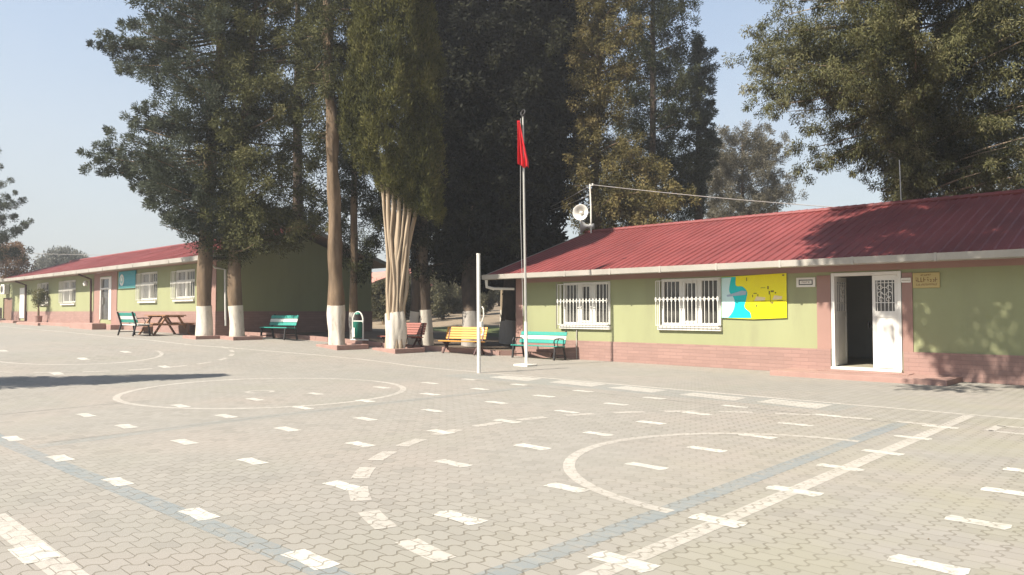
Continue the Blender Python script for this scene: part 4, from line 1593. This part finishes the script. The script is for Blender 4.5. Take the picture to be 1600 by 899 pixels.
# T4: columnar cypress with fluted stems
b0 = on_ground(617, 549)
d4 = depth_of(b0)
T = Tree('columnar_cypress', 'dense upright column-shaped cypress on a bundle of pale fluted stems, centre of the row', b0)
stems = [(596, 300), (606, 272), (617, 262), (628, 268), (640, 275), (650, 285), (662, 300)]
sb = [-.27, -.17, -.07, .03, .12, .2, .27]
for i, ((sx, sy), bx_) in enumerate(zip(stems, sb)):
    off = [.05, -.12, -.02, -.14, .0, -.10, .06][i]
    foot = at(617, 556, d4) + RT * bx_ * .72 + FH * off * .6
    m1_ = at(617 + (sx - 617) * .06, 490, d4) + RT * bx_ * .62 + FH * off * .7
    m2_ = at(617 + (sx - 617) * .24, 410, d4) + RT * bx_ * .42 + FH * off
    m3_ = at(617 + (sx - 617) * .6, 345, d4) + RT * bx_ * .2 + FH * off * 1.3
    tp_ = at(sx, sy - 25, d4) + FH * off * 1.6
    r0 = [.105, .125, .12, .125, .12, .115, .095][i]
    T.trunk([tuple(foot), tuple(m1_), tuple(m2_), tuple(m3_), tuple(tp_)], [r0 * 1.25, r0 * 1.0, r0 * .78, r0 * .62, r0 * .5], M['bark_pale'], 40 + i, .2, 10)
for i, (sx, b_, off) in enumerate(((602, -.2, -.2), (613, -.02, -.22), (634, .1, -.2), (646, .2, -.16), (655, .26, -.06))):
    q4 = [at(617, 500, d4) + RT * b_ * .8 + FH * off]
    for y_, k_ in ((455, .15), (410, .3), (370, .5), (330, .75), (280, 1.)):
        q4.append(at(617 + (sx - 617) * k_, y_, d4) + RT * (b_ * (1 - k_) + .05 * math.sin(y_ * .11 + i * 2)) + FH * off)
    T.trunk([tuple(p) for p in q4], [.05, .05, .045, .04, .035, .03], M['bark_pale'], 80 + i, .25, 6)
T.wash([tuple(at(617, 562, d4)), tuple(at(617, 540, d4)), tuple(at(617, 489, d4))], [.315, .295, .28], M['wash'], 52, .16, 22)
c_px = lambda y: np.interp(y, [-200, 0, 150, 250, 320], [614, 613, 612, 620, 648])
prof4 = [(330, 648, 688), (305, 615, 694), (285, 590, 696), (262, 560, 696), (235, 545, 696), (200, 534, 694), (150, 534, 692), (100, 540, 690), (50, 543, 687), (0, 546, 684), (-50, 565, 668), (-110, 600, 634)]
P_py = np.array([p[0] for p in prof4], float)[::-1]
P_l = np.array([p[1] for p in prof4], float)[::-1]
P_r = np.array([p[2] for p in prof4], float)[::-1]
cl, rd, tn = [], [], []
for i in range(1350):
    y = rng.uniform(-108, 328)
    a = rng.uniform(0, 2 * math.pi)
    if rng.random() < .3:
        a = rng.uniform(math.pi, 2 * math.pi)
    l_, r_2 = np.interp(y, P_py, P_l), np.interp(y, P_py, P_r)
    cpx, half = (l_ + r_2) / 2, (r_2 - l_) / 2 * d4 / F
    lobes = 1 + .07 * math.sin(5 * a + y * .02) + .05 * math.sin(9 * a - y * .035)
    rr = half * lobes * rng.uniform(.74, .98) - .12
    cl.append(at(cpx, y, d4) + RT * math.cos(a) * rr + FH * math.sin(a) * rr * .95)
    rd.append(rng.uniform(.14, .27))
    tn.append(.40 + .2 * math.sin(3 * a + y * .03) * .6 + rng.normal() * .22)
for i in range(90):      # ragged sprays hanging below the crown
    t = rng.random()
    x_, y_ = 592 + 98 * t, np.interp(t, [0, .3, .7, 1], [292, 282, 318, 335]) + rng.uniform(-18, 12)
    cl.append(at(x_, y_, d4) + FH * rng.uniform(-1.1, .9))
    rd.append(rng.uniform(.09, .2))
    tn.append(rng.uniform(.2, .8))
P1 = blades(np.array(cl), np.array(rd), np.clip(tn, 0, 1), 62, .19, .032, .85, .45, None, (1, 1, 1.9), .35)
T.done_trunk()
T.crown([P1], M['leaf_cypress'])
kerb_box('pink square kerb around the fluted foot of the columnar cypress', b0[0] + .0, b0[1] + .15, .62)


# T5: twin whitewashed stems behind the cypress
b0 = np.array([-20.6, 16.75, gz(-20.6)])
d5 = depth_of(b0)
T = Tree('conifer_tree', 'dark tree with two whitewashed stems joined at the base, right of the columnar cypress', b0)
q = lambda x, y: tuple(at(x, y, d5))
T.trunk([q(645, 549), q(650, 490), q(655, 430), q(657, 340)], [.2, .18, .14, .1], M['bark'], 60)
T.trunk([q(667, 547), q(663, 490), q(660, 420), q(662, 300), q(662, 180)], [.25, .23, .2, .15, .06], M['bark_dark'], 61)
T.wash([q(645, 551), q(650, 487)], [.205, .185], M['wash'], 60)
wm = MB()
rough_tube(wm, [q(667, 549), q(663.5, 484)], [.26, .24], 14, .1, 61)
wm.build('whitewash', M['wash'], T.root, T.org, smooth=True)
prof = [(430, 670, 700), (410, 650, 715), (380, 630, 725), (330, 640, 735), (250, 640, 730), (190, 650, 715), (150, 660, 705)]
lbx = profile_limbs(662, d5, prof, 70, .2, .0, .9)
cl, rd, al, ss = limb_clumps(lbx, .4, .3, .38, .4)
limbs_tubes(T.tr, lbx, .04, 3)
T.done_trunk()
T.crown([blades(cl, rd, tints(ss, .4, .2, .2), 56, .19, .036, -.3, .7, None)], M['leaf_dark'])

# T6: the great dark trees in the middle
b0 = np.array([-19.5, 18.6, gz(-19.5)])
d6 = depth_of(b0)
T = Tree('conifer_tree', 'huge near-black evergreen with a thick grey-whitewashed trunk, behind the orange bench', b0)
q = lambda x, y: tuple(at(x, y, d6))
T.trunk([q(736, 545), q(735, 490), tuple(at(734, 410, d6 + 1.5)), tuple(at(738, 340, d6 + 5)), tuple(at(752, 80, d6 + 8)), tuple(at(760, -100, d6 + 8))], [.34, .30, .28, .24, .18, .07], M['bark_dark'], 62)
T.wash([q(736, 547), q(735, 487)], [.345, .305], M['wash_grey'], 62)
prof = [(428, 690, 770), (405, 680, 790), (385, 680, 815), (350, 685, 838), (300, 690, 850), (240, 685, 860), (160, 682, 868), (80, 680, 872), (0, 678, 870), (-100, 690, 850), (-220, 730, 800)]
lbx = profile_limbs(lambda y: np.interp(y, [-120, 545], [760, 736]), d6 + 5.5, prof, 330, .1, .05, .9)
lbx += tip_limbs([(700, 402, 340, 1.), (722, 392, 335, .2), (742, 398, 330, .0), (764, 404, 335, .6), (690, 418, 350, 1.5), (782, 396, 335, 1.), (730, 380, 320, -.2), (752, 384, 320, .1), (712, 425, 360, 2.)], d6 + .6, 738)
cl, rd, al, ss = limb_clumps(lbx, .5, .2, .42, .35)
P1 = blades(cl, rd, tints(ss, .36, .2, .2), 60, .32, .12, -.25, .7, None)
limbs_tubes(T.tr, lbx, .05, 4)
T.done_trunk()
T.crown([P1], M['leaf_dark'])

b0 = np.array([-19.0, 21.3, gz(-19.0)])
d6b = depth_of(b0)
T = Tree('conifer_tree', 'near-black evergreen with a dark trunk just left of the corner of the right building', b0)
q = lambda x, y: tuple(at(x, y, d6b))
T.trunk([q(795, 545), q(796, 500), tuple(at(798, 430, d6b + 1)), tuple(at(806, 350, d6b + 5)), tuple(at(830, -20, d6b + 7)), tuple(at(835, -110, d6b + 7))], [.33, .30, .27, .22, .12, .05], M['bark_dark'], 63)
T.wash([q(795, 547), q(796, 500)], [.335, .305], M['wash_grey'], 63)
prof = [(440, 765, 812), (415, 742, 842), (395, 742, 850), (350, 760, 890), (300, 765, 908), (240, 770, 915), (160, 772, 925), (80, 780, 930), (0, 785, 930), (-100, 790, 915), (-200, 810, 860)]
lbx = profile_limbs(lambda y: np.interp(y, [-120, 545], [840, 795]), d6b + 5, prof, 330, .1, .05, .9)
lbx += tip_limbs([(780, 418, 360, .3), (800, 410, 350, .0), (818, 408, 350, .4), (795, 395, 330, -.3), (770, 425, 370, 1.)], d6b, 800)
cl, rd, al, ss = limb_clumps(lbx, .52, .2, .44, .35)
P1 = blades(cl, rd, tints(ss, .36, .2, .2), 60, .34, .13, -.25, .7, None)
# sprays jutting from the dark mass, sunlight painted in as the lightest tint
highlight_pts = np.array([at(x, y, d6b - .9) for x, y in ((792, 315), (800, 355), (806, 385), (783, 372), (872, 40), (880, 60), (862, 75), (770, 95))])
P2 = blades(highlight_pts, np.full(len(highlight_pts), .3), np.full(len(highlight_pts), .95), 60, .2, .04, -.3, .7)
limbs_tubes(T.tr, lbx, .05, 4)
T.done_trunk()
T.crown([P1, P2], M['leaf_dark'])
T = None

# tall trees filling the sky behind the row
for nm, lab, axp, dd, prof, mt, n_, rc, tb in (
    ('conifer_tree', 'dark evergreen rising behind the bare trunk and the columnar cypress', 652, 37, [(395, 545, 640), (370, 530, 650), (300, 520, 650), (200, 500, 660), (100, 490, 665), (0, 480, 670), (-120, 500, 650), (-220, 550, 600)], 'leaf_dark', 150, .6, .4),
    ('conifer_tree', 'shaded deep green evergreen behind the olive tree and the shaded gable', 465, 34, [(355, 430, 500), (330, 415, 530), (250, 400, 540), (150, 395, 545), (50, 400, 545), (-60, 410, 540), (-180, 440, 500)], 'leaf_deep', 120, .6, .3),
    ('conifer_tree', 'dark blue-green conifer with narrow upswept tips, right of the brown-leaved conifer', 1020, 41, [(345, 960, 1075), (310, 950, 1088), (260, 955, 1100), (200, 960, 1100), (140, 965, 1085), (80, 965, 1075), (0, 970, 1090), (-80, 980, 1080), (-180, 1010, 1050)], 'leaf_deep', 270, .58, .5),
    ('conifer_tree', 'slender dark conifer tip standing against the open sky beside the dark blue-green conifer', 1092, 43, [(330, 1050, 1085), (300, 1050, 1098), (262, 1050, 1110), (240, 1060, 1122), (200, 1064, 1117), (170, 1068, 1114), (130, 1074, 1116), (95, 1082, 1118), (62, 1094, 1108)], 'leaf_blue', 84, .38, .42)):
    bp_ = at(axp, 500, dd)
    b0 = np.array([bp_[0], bp_[1], gz(bp_[0]) + float(hill_h(bp_[0], bp_[1]))])
    T = Tree(nm, lab, b0)
    top = prof[-1][0]
    T.trunk([tuple(b0)] + [tuple(at(axp, y, dd)) for y in (420, 250, top + 30)], [.3, .27, .2, .05], M['bark_dark'], int(axp))
    lbx = profile_limbs(axp, dd, prof, n_, .22, .04, .85)
    if axp == 1092:
        lbx += tip_limbs([(1124, 238, 262, 0), (1118, 165, 190, .2), (1114, 88, 120, 0), (1119, 202, 228, -.2), (1111, 128, 150, .1), (1108, 262, 290, .3), (1100, 60, 90, 0), (1098, 318, 330, .2)], dd, 1088)
    cl, rd, al, ss = limb_clumps(lbx, rc, .25, rc * .85, .5, .4)
    limbs_tubes(T.tr, lbx, .05, 4)
    T.done_trunk()
    T.crown([blades(cl, rd, tints(ss, tb, .25, .17), 56, .26, .05, .05, .75, al * .7)], M[mt])

# T7: brown-tinged conifer behind the left end of the right roof
dd = 31.5
bp_ = at(932, 500, dd)
b0 = np.array([bp_[0], bp_[1], gz(bp_[0]) + float(hill_h(bp_[0], bp_[1]))])
T = Tree('conifer_tree', 'conifer with drooping golden brown sprays and a straight pale trunk, behind the loudspeakers', b0)
T.trunk([tuple(b0)] + [tuple(at(x, y, dd)) for x, y in ((932, 400), (931, 260), (935, 100), (945, -150))], [.22, .18, .16, .13, .04], M['bark'], 77)
prof = [(362, 925, 1062), (345, 905, 1065), (300, 900, 1058), (268, 893, 1030), (240, 898, 1000), (210, 910, 985), (180, 905, 985), (150, 900, 980), (110, 898, 1000), (60, 898, 1012), (20, 900, 1015), (-40, 900, 1020), (-160, 930, 980)]
lbx = profile_limbs(lambda y: np.interp(y, [-150, 100, 362], [945, 935, 932]), dd, prof, 190, .12, -.06, .9, .35)
cl, rd, al, ss = limb_clumps(lbx, .46, .12, .36, .4, .45)
P1 = blades(cl, rd, tints(ss, .42, .35, .18), 60, .2, .044, -.55, .6, al * .5)
limbs_tubes(T.tr, lbx, .05, 2)
T.done_trunk()
T.crown([P1], M['leaf_brown'])

# T9: airy grey-olive tree behind the roof
dd = 52
bp_ = at(1165, 470, dd)
b0 = np.array([bp_[0], bp_[1], gz(bp_[0]) + float(hill_h(bp_[0], bp_[1]))])
T = Tree('broadleaf_tree', 'rounded airy grey-olive tree behind the red roof, against the sky', b0)
T.trunk([tuple(b0)] + [tuple(at(1160, y, dd)) for y in (380, 300, 220)], [.3, .2, .12, .05], M['bark_dark'], 79)
prof = [(345, 1095, 1218), (310, 1090, 1226), (280, 1090, 1227), (250, 1095, 1218), (225, 1100, 1212), (208, 1106, 1204), (200, 1114, 1192)]
lbx = profile_limbs(1160, dd, prof, 210, .5, .02, .9)
cl, rd, al, ss = limb_clumps(lbx, .52, .4, .5, .45, .5)
P1 = blades(cl, rd, tints(ss, .45, .25, .18), 52, .26, .042, .1, .7, al * .8, jitter=.8)
limbs_tubes(T.tr, lbx, .04, 4)
T.done_trunk()
T.crown([P1], M['leaf_grey'])

# T10: big tree over the right end of the roof
dd = 27.5
bp_ = at(1432, 470, dd)
b0 = np.array([bp_[0], bp_[1], gz(bp_[0])])
T = Tree('conifer_tree', 'large spreading evergreen with hanging sprays above the right half of the red roof', b0)
ax10 = lambda y: np.interp(y, [-250, 0, 130, 470], [1420, 1428, 1430, 1432])
T.trunk([tuple(b0)] + [tuple(at(ax10(y), y, dd)) for y in (350, 200, 60, -100, -240)], [.34, .3, .26, .2, .14, .05], M['bark_pale'], 80)
prof = [(312, 1415, 1640), (290, 1408, 1660), (262, 1400, 1680), (225, 1380, 1700), (190, 1345, 1720), (160, 1285, 1740), (130, 1232, 1750), (90, 1215, 1760), (40, 1212, 1760), (-20, 1215, 1750), (-100, 1230, 1700), (-200, 1280, 1600)]
lbx = profile_limbs(ax10, dd, prof, 330, .14, -.05, .75, .35)
ex = tip_limbs([(1225, 238, 175, 1.0), (1245, 262, 190, .6), (1262, 268, 190, 1.2), (1285, 250, 180, .4), (1300, 240, 180, 1.), (1330, 270, 190, .6), (1345, 262, 185, 1.2), (1365, 250, 180, .3), (1160, 130, 90, .4), (1168, 165, 110, -.3), (1158, 45, 20, .5), (1190, 140, 100, .8), (1215, 150, 110, 0), (1320, 215, 150, .7), (1290, 205, 150, .3)], dd, ax10)
cl, rd, al, ss = limb_clumps(lbx, .46, .15, .38, .4, .45)
P1 = blades(cl, rd, tints(ss, .40, .3, .17), 62, .2, .036, -.75, .55, al * .3)
cl, rd, al, ss = limb_clumps(ex, .42, .35, .28, .45, .5)
P2 = blades(cl, rd, tints(ss, .36, .2, .17), 62, .2, .036, -.8, .5, al * .2)
limbs_tubes(T.tr, lbx, .05, 3)
limbs_tubes(T.tr, ex, .05)
T.done_trunk()
T.crown([P1, P2], M['leaf_right'])

# far trees and shrubs
def far_bush(name, label, px, py_base, d, w, h, mat, n_=40, per=40, group=None, leaf=.22, seed=0):
    bp_ = at(px, py_base, d)
    b0 = np.array([bp_[0], bp_[1], bp_[2]])
    T = Tree(name, label, b0, 'shrub' if name == 'shrub' else 'tree', group)
    hh = h * d / F
    ww = w * d / F
    T.trunk([tuple(b0 - [0, 0, .4]), tuple(b0 + [0, 0, hh * .5]), tuple(b0 + [.1, 0, hh * .9])], [.08 + .02 * hh, .06, .02], M['bark'], seed)
    cl, rd, ss = [], [], []
    for i in range(n_):
        a, s = rng.uniform(0, 6.28), rng.random() ** .5
        z = rng.uniform(.12, .95)
        k_ = math.sin(math.pi * min(1, z * .85 + .12)) ** .6
        cl.append(b0 + RT * math.cos(a) * ww / 2 * s * k_ + FH * math.sin(a) * ww / 2 * s * k_ + np.array([0, 0, z * hh]))
        rd.append(rng.uniform(.10, .2) * ww)
        ss.append(z)
    T.done_trunk()
    T.crown([blades(np.array(cl), np.array(rd), tints(np.array(ss), .42, .3, .18), per, leaf, leaf * .22, .1, .7, None, jitter=.8)], M[mat])


far_bush('broadleaf_tree', 'pale hazy tree far behind the left building, under the overhead wire', 100, 425, 95, 62, 32, 'leaf_hazed', 60, 60, None, .6, 5)
far_bush('broadleaf_tree', 'small hazy tree at the left end of the left building roof line', 66, 425, 100, 22, 18, 'leaf_hazed', 30, 40, None, .6, 6)
far_bush('shrub', 'rust-brown dry bush at the left edge beside the left building', 8, 462, 55, 62, 84, 'leaf_rust', 60, 70, None, .35, 7)
for x, y, d, w, h, lab in (
        (600, 500, 45, 48, 60, 'grey-green bush beyond the left building, seen left of the fluted stems'),
        (632, 500, 47, 46, 70, 'dry bush seen just right of the fluted stems of the columnar cypress'),
        (664, 496, 58, 40, 70, 'bush partly hidden by the twin-stemmed whitewashed tree'),
        (692, 498, 50, 50, 72, 'broad grey-green bush behind the left end of the orange bench'),
        (716, 496, 57, 40, 84, 'taller tangled bush directly left of the thick dark trunk'),
        (752, 492, 54, 36, 70, 'pale bush between the thick dark trunk and the net post'),
        (780, 474, 66, 40, 40, 'low far bush seen under the eave left of the right building')):
    far_bush('shrub', lab, x, y, d, w, h, 'leaf_scrub', 60, 90, 'dry bushes beyond the yard', .30, int(x))
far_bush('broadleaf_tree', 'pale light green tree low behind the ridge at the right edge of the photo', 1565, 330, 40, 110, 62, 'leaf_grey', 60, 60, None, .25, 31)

# dark conifer branches entering at the left edge
dd = 48
bp_ = at(-45, 480, dd)
b0 = np.array([bp_[0], bp_[1], gz(bp_[0])])
T = Tree('conifer_tree', 'dark conifer whose upswept branches enter at the left edge', b0)
T.trunk([tuple(b0)] + [tuple(at(-45, y, dd)) for y in (400, 300, 200)], [.25, .2, .14, .04], M['bark_dark'], 90)
prof = [(410, -110, 15), (380, -115, 22), (340, -110, 22), (300, -100, 18), (260, -85, 5), (220, -65, -20)]
lbx = profile_limbs(-45, dd, prof, 60, .2, .05, .9)
ex = tip_limbs([(52, 344, 385, 0), (44, 352, 380, .4), (30, 362, 380, -.4), (26, 300, 335, .2), (20, 312, 335, -.3), (28, 335, 345, .5), (20, 283, 290, 0), (14, 372, 390, 0)], dd, -45)
cl, rd, al, ss = limb_clumps(lbx, .5, .3, .45, .5)
P1 = blades(cl, rd, tints(ss, .45, .2), 50, .25, .048, .1, .8, al)
cl, rd, al, ss = limb_clumps(ex, .42, .35, .3, .65, .35)
P2 = blades(cl, rd, tints(ss, .45, .2), 56, .24, .045, .2, .7, al)
T.done_trunk()
T.crown([P1, P2], M['leaf_blue'])

# young tree in a planter and a pedestal pot by the left building
b0 = np.array([-49.2, 12.22, gz(-49.2)])
T = Tree('young_tree', 'small round-headed young tree in a pink planter in front of the left building', b0)
d_ = depth_of(b0)
T.trunk([tuple(b0 + [0, 0, .1]), tuple(b0 + [.02, 0, .8]), tuple(b0 + [0, 0, 1.5])], [.06, .05, .03], M['bark'], 91)
cl = b0 + np.array([0, 0, 1.62]) + rng.normal(size=(40, 3)) * np.array([.2, .2, .24])
T.done_trunk()
T.crown([blades(cl, np.full(40, .13), rng.uniform(.2, .9, 40), 22, .16, .04, .1, .8)], M['leaf_right'])
MB().tube([tuple(b0 + [0, 0, -.1]), tuple(b0 + [0, 0, .45]), tuple(b0 + [0, 0, .5])], [.16, .2, .21], 14).build('planter', M['kerb'], T.root, T.org)

pp_ = on_ground(99, 507)
pd = thing('plant_pot', 'brown pedestal flower pot flaring at the top, beside the young tree', 'plant pot', pp_)
MB().tube([(0, 0, 0), (0, 0, .12), (0, 0, .14), (0, 0, .5), (0, 0, .78), (0, 0, .85)], [.17, .17, .1, .1, .22, .23], 16).build('pot', M['brown_panel'], pd)
cl = np.array([0, 0, 1.0]) + rng.normal(size=(14, 3)) * np.array([.07, .07, .06]) + pp_
crown_mesh('plant', [blades(cl, np.full(14, .07), rng.uniform(.2, .8, 14), 10, .14, .03, .5, .8)], M['leaf_right'], pd, pp_)
kk = MB().box(-50.6, -46.2, 11.45, 11.58, .5, gz(-48) + .14)
ko = kk.build('kerb', M['kerb'], None, (-48.4, 11.5, .6), bevel=.01)
tag(ko, 'short dark pink kerb below the young tree and the pedestal pot', 'kerb')

# annex at the far left with an air conditioner
AX = (-62.5, 13.2, .7)
ax_ = thing('annex_building', 'small pale green annex at the left edge, with a brown shutter', 'building', AX)
m1 = MB()
wall_panel(m1, -66, -58.6, .5, 3.7, 13.2, .2, [(-61.9, -59.3, .9, 2.5)])
m1.box(-58.8, -58.6, 13.4, 17.5, .5, 3.7)
m1.box(-66, -65.8, 13.4, 17.5, .5, 3.7)
m1.box(-65.8, -58.8, 17.3, 17.5, .5, 3.7)
m1.build('wall', M['green'], ax_, AX)
MB().box(-66.4, -58.3, 12.9, 17.8, 3.71, 3.87).build('roof', M['cream'], ax_, AX)
MB().box(-61.88, -59.32, 13.27, 13.33, .9, 2.49).build('shutter', M['brown_panel'], ax_, AX)
ac = thing('air_conditioner', 'white air conditioner outdoor unit on the annex wall', 'air conditioner', (-60.7, 13.1, 2.75))
MB().box(-.5, .5, -.22, .07, 0, .68).build('case', M['white_dirty'], ac, bevel=.02)
MB().tube([(-.12, -.222, .34), (-.12, -.235, .34)], .26, 20).build('fan_grille', M['iron'], ac)
pl = thing('planter', 'grey concrete planter block at the left edge in front of the annex', 'planter', (-58.6, 12.0, gz(-58.6)))
m1 = MB()
m1.box(-1.7, 1.4, -.35, .35, -.1, .25)
m1.box(-1.5, .7, -.3, .3, .251, .95)
m1.build('block', M['concrete'], pl, bevel=.02)
MB().box(-1.4, .6, -.22, .22, .951, .97).build('soil', M['soil'], pl)
cable('thin dark wire crossing the sky above the left building', tuple(at(-30, 394, 70)), tuple(at(330, 398, 70)), .15, .022)

# distant houses with salmon roofs seen between the trunks
for px, py, d, w, lab in ((602, 470, 52, 3.4, 'far pale house with a salmon roof, just right of the shaded gable'), (640, 462, 60, 4.2, 'far house with a salmon roof seen right of the fluted stems'), (770, 462, 75, 5.5, 'far pale house seen under the eave of the right building')):
    c = at(px, py, d)
    zt = at(px, 440 if d < 55 else 432 if px < 700 else 446, d)[2]
    h_ = thing('house', lab, 'house', (c[0], c[1], c[2] - 1.5))
    m1 = MB()
    m1.box(-w / 2, w / 2, -2.5, 2.5, 0, zt - c[2] + 1.2)
    m1.build('wall', M['cream'], h_)
    zz = zt - c[2] + 1.201
    m1 = MB()
    m1.prism_x([(-2.9, zz), (2.9, zz), (0, zz + 1.0)], -w / 2 - .35, w / 2 + .35)
    m1.build('roof', M['salmon'], h_)
    for k_ in (-.25, .25):
        m1 = MB()
        m1.box(k_ * w - .4, k_ * w + .4, -2.55, -2.49, zz - 1.6, zz - .5)
        m1.build('window', M['glass'], h_)

# whitewashed sapling on the lawn
b0 = np.array([-25.2, 26.0, gz(-25.2) + float(hill_h(-25.2, 26.0))])
T = Tree('young_tree', 'thin sapling with whitewashed foot on the sunny lawn behind the right building', b0)
T.trunk([tuple(b0 - [0, 0, .1]), tuple(b0 + [0, 0, 1.2]), tuple(b0 + [.05, 0, 3.0])], [.1, .08, .05], M['bark_pale'], 95)
T.wash([tuple(b0 - [0, 0, .1]), tuple(b0 + [0, 0, 1.0])], [.1, .085], M['wash'], 95)
cl = b0 + np.array([0, 0, 3.2]) + rng.normal(size=(40, 3)) * np.array([.5, .5, .5])
T.done_trunk()
T.crown([blades(cl, np.full(40, .3), rng.uniform(.2, .9, 40), 30, .18, .04, .1, .8)], M['leaf_scrub'])

# trees outside the frame whose shade falls into it
b0 = np.array([3.2, 8.2, 0.])
T = Tree('shade_tree', 'tall broad tree outside the frame, shading the right end of the building', b0)
T.trunk([tuple(b0), (3.1, 8.3, 4), (2.2, 8.6, 9), (1, 9.2, 14), (0, 9.8, 19)], [.4, .35, .3, .2, .08], M['bark'], 96)
r2 = np.random.default_rng(5)
cl, rd, tn = [], [], []
for i in range(760):
    z = 9.1 + 13.4 * r2.random()
    x0 = np.interp(z, [9, 10.5, 12, 15, 19, 22.5], [-5.7, -6.7, -8.9, -10.2, -11.4, -9.5])
    x = r2.uniform(x0, 7.5)
    y = 9.6 + .1 * (z - 9) + r2.normal() * .9
    edge = np.clip((x - x0) / 2.4, 0, 1)
    if r2.random() > .45 + .55 * edge or (z < 9.9 and r2.random() < .45) or (x < -4.2 and z < 11.4 and r2.random() < .42):
        continue
    cl.append((x, y, z))
    rd.append(r2.uniform(.5, .95))
    tn.append(r2.random())
T.done_trunk()
T.crown([blades(np.array(cl), np.array(rd), np.array(tn), 110, .36, .15, -.2, .7)], M['leaf_deep'])
b0 = np.array([-18.1, 1.6, gz(-18.1)])
T = Tree('columnar_cypress', 'slim cypress left of the frame, seen only by its pointed shadow on the paving', b0)
T.trunk([tuple(b0 - [0, 0, .1]), tuple(b0 + [0, 0, 3]), tuple(b0 + [0, 0, 6])], [.16, .1, .03], M['bark'], 97)
cl, rd = [], []
for i in range(260):
    z = rng.uniform(.8, 6.4)
    r = np.interp(z, [.8, 2, 4.2, 6.4], [.6, .85, .62, .12]) * rng.random() ** .5
    a = rng.uniform(0, 6.28)
    cl.append(b0 + np.array([r * math.cos(a), r * math.sin(a), z]))
    rd.append(.22)
T.done_trunk()
T.crown([blades(np.array(cl), np.array(rd), rng.random(len(cl)), 34, .2, .05, .9, .5)], M['leaf_cypress'])

# ------------------------------------------------------------------ thin morning haze
HAZE = .0012
if HAZE:
    hb = MB().box(-140, 60, -40, 125, -1.6, 32)
    hm = bpy.data.materials.new('haze')
    hm.use_nodes = True
    hm.node_tree.nodes.clear()
    ho = hm.node_tree.nodes.new('ShaderNodeOutputMaterial')
    hv = hm.node_tree.nodes.new('ShaderNodeVolumePrincipled')
    hv.inputs['Color'].default_value = (.9, .92, .95, 1)
    hv.inputs['Density'].default_value = HAZE
    hv.inputs['Anisotropy'].default_value = .2
    hm.node_tree.links.new(hv.outputs[0], ho.inputs['Volume'])
    tag(hb.build('haze', hm), kind='stuff')

# ------------------------------------------------------------------ light, sky, camera
AZ, EL = math.radians(12), math.radians(46)
S = Vector((-math.sin(AZ) * math.cos(EL), -math.cos(AZ) * math.cos(EL), math.sin(EL)))
for o in list(C.objects):
    if o.parent is None and 'group' not in o:
        g = {'bench': 'benches along the yard edge', 'tree_kerb': 'square kerbs around the trees', 'loudspeaker': 'horn loudspeakers on the roof', 'cable': 'overhead cables', 'conifer_tree': 'tall evergreens behind the yard', 'cypress_tree': 'whitewashed trees in a row', 'house': 'far houses with salmon roofs', 'school_building': 'green school buildings with red roofs'}.get(o.name.split('.')[0])
        if g:
            o['group'] = g
sun = bpy.data.lights.new('sun', 'SUN')
sun.energy = 5.0
sun.angle = math.radians(.5)
sun.color = (1., .93, .82)
so3 = bpy.data.objects.new('sun', sun)
C.objects.link(so3)
so3.rotation_euler = S.to_track_quat('Z', 'Y').to_euler()
so3.location = S * 60

w = bpy.data.worlds.new('World')
sc.world = w
w.use_nodes = True
nt = w.node_tree
nt.nodes.clear()
wo = nt.nodes.new('ShaderNodeOutputWorld')
bg = nt.nodes.new('ShaderNodeBackground')
sky = nt.nodes.new('ShaderNodeTexSky')
sky.sky_type = 'NISHITA'
sky.sun_disc = False
sky.sun_elevation = EL
sky.sun_rotation = math.atan2(S.x, S.y)
sky.altitude = 100
sky.air_density = 1.2
sky.dust_density = 1.0
sky.ozone_density = 1.5
bg.inputs[1].default_value = .1
# thin haze: the sky pales towards the horizon
tcw = nd(nt, 'ShaderNodeTexCoord')
sz = nd(nt, 'ShaderNodeSeparateXYZ')
nt.links.new(tcw.outputs['Generated'], sz.inputs[0])
hz = nd(nt, 'ShaderNodeMapRange')
hz.clamp = True
for i_, v_ in enumerate((0., .42, .95, .36)):
    hz.inputs[i_ + 1].default_value = v_
nt.links.new(sz.outputs[2], hz.inputs[0])
hn = mth(nt, 'MULTIPLY_ADD', noise(nt, tcw.outputs['Generated'], 2.2, 4), .25, -.12)
fac = mth(nt, 'MINIMUM', mth(nt, 'ADD', hz.outputs[0], hn), 1.)
nt.links.new(mixc(nt, fac, sky.outputs[0], (2.85, 2.95, 3.02)), bg.inputs[0])
nt.links.new(bg.outputs[0], wo.inputs[0])

cam = bpy.data.cameras.new('camera')
cam.sensor_width = 36
cam.sensor_fit = 'HORIZONTAL'
cam.lens = 36 * F / 1600
cam.clip_start = .05
cam.clip_end = 4000
co = bpy.data.objects.new('camera', cam)
C.objects.link(co)
R = Matrix((Vector(RT), Vector(UP), -Vector(FW))).transposed().to_4x4()
R.translation = (0, 0, EYE)
co.matrix_world = R
sc.camera = co

sc.view_settings.view_transform = 'Standard'
sc.view_settings.look = 'None'
sc.view_settings.gamma = 1
sc.view_settings.use_curve_mapping = False
sc.view_settings.exposure = 1.15
sc.render.engine = 'CYCLES'
cy = sc.cycles
cy.max_bounces = 6
cy.diffuse_bounces = 3
cy.glossy_bounces = 2
cy.transmission_bounces = 3
cy.use_denoising = True
cy.use_adaptive_sampling = True
cy.adaptive_threshold = .02
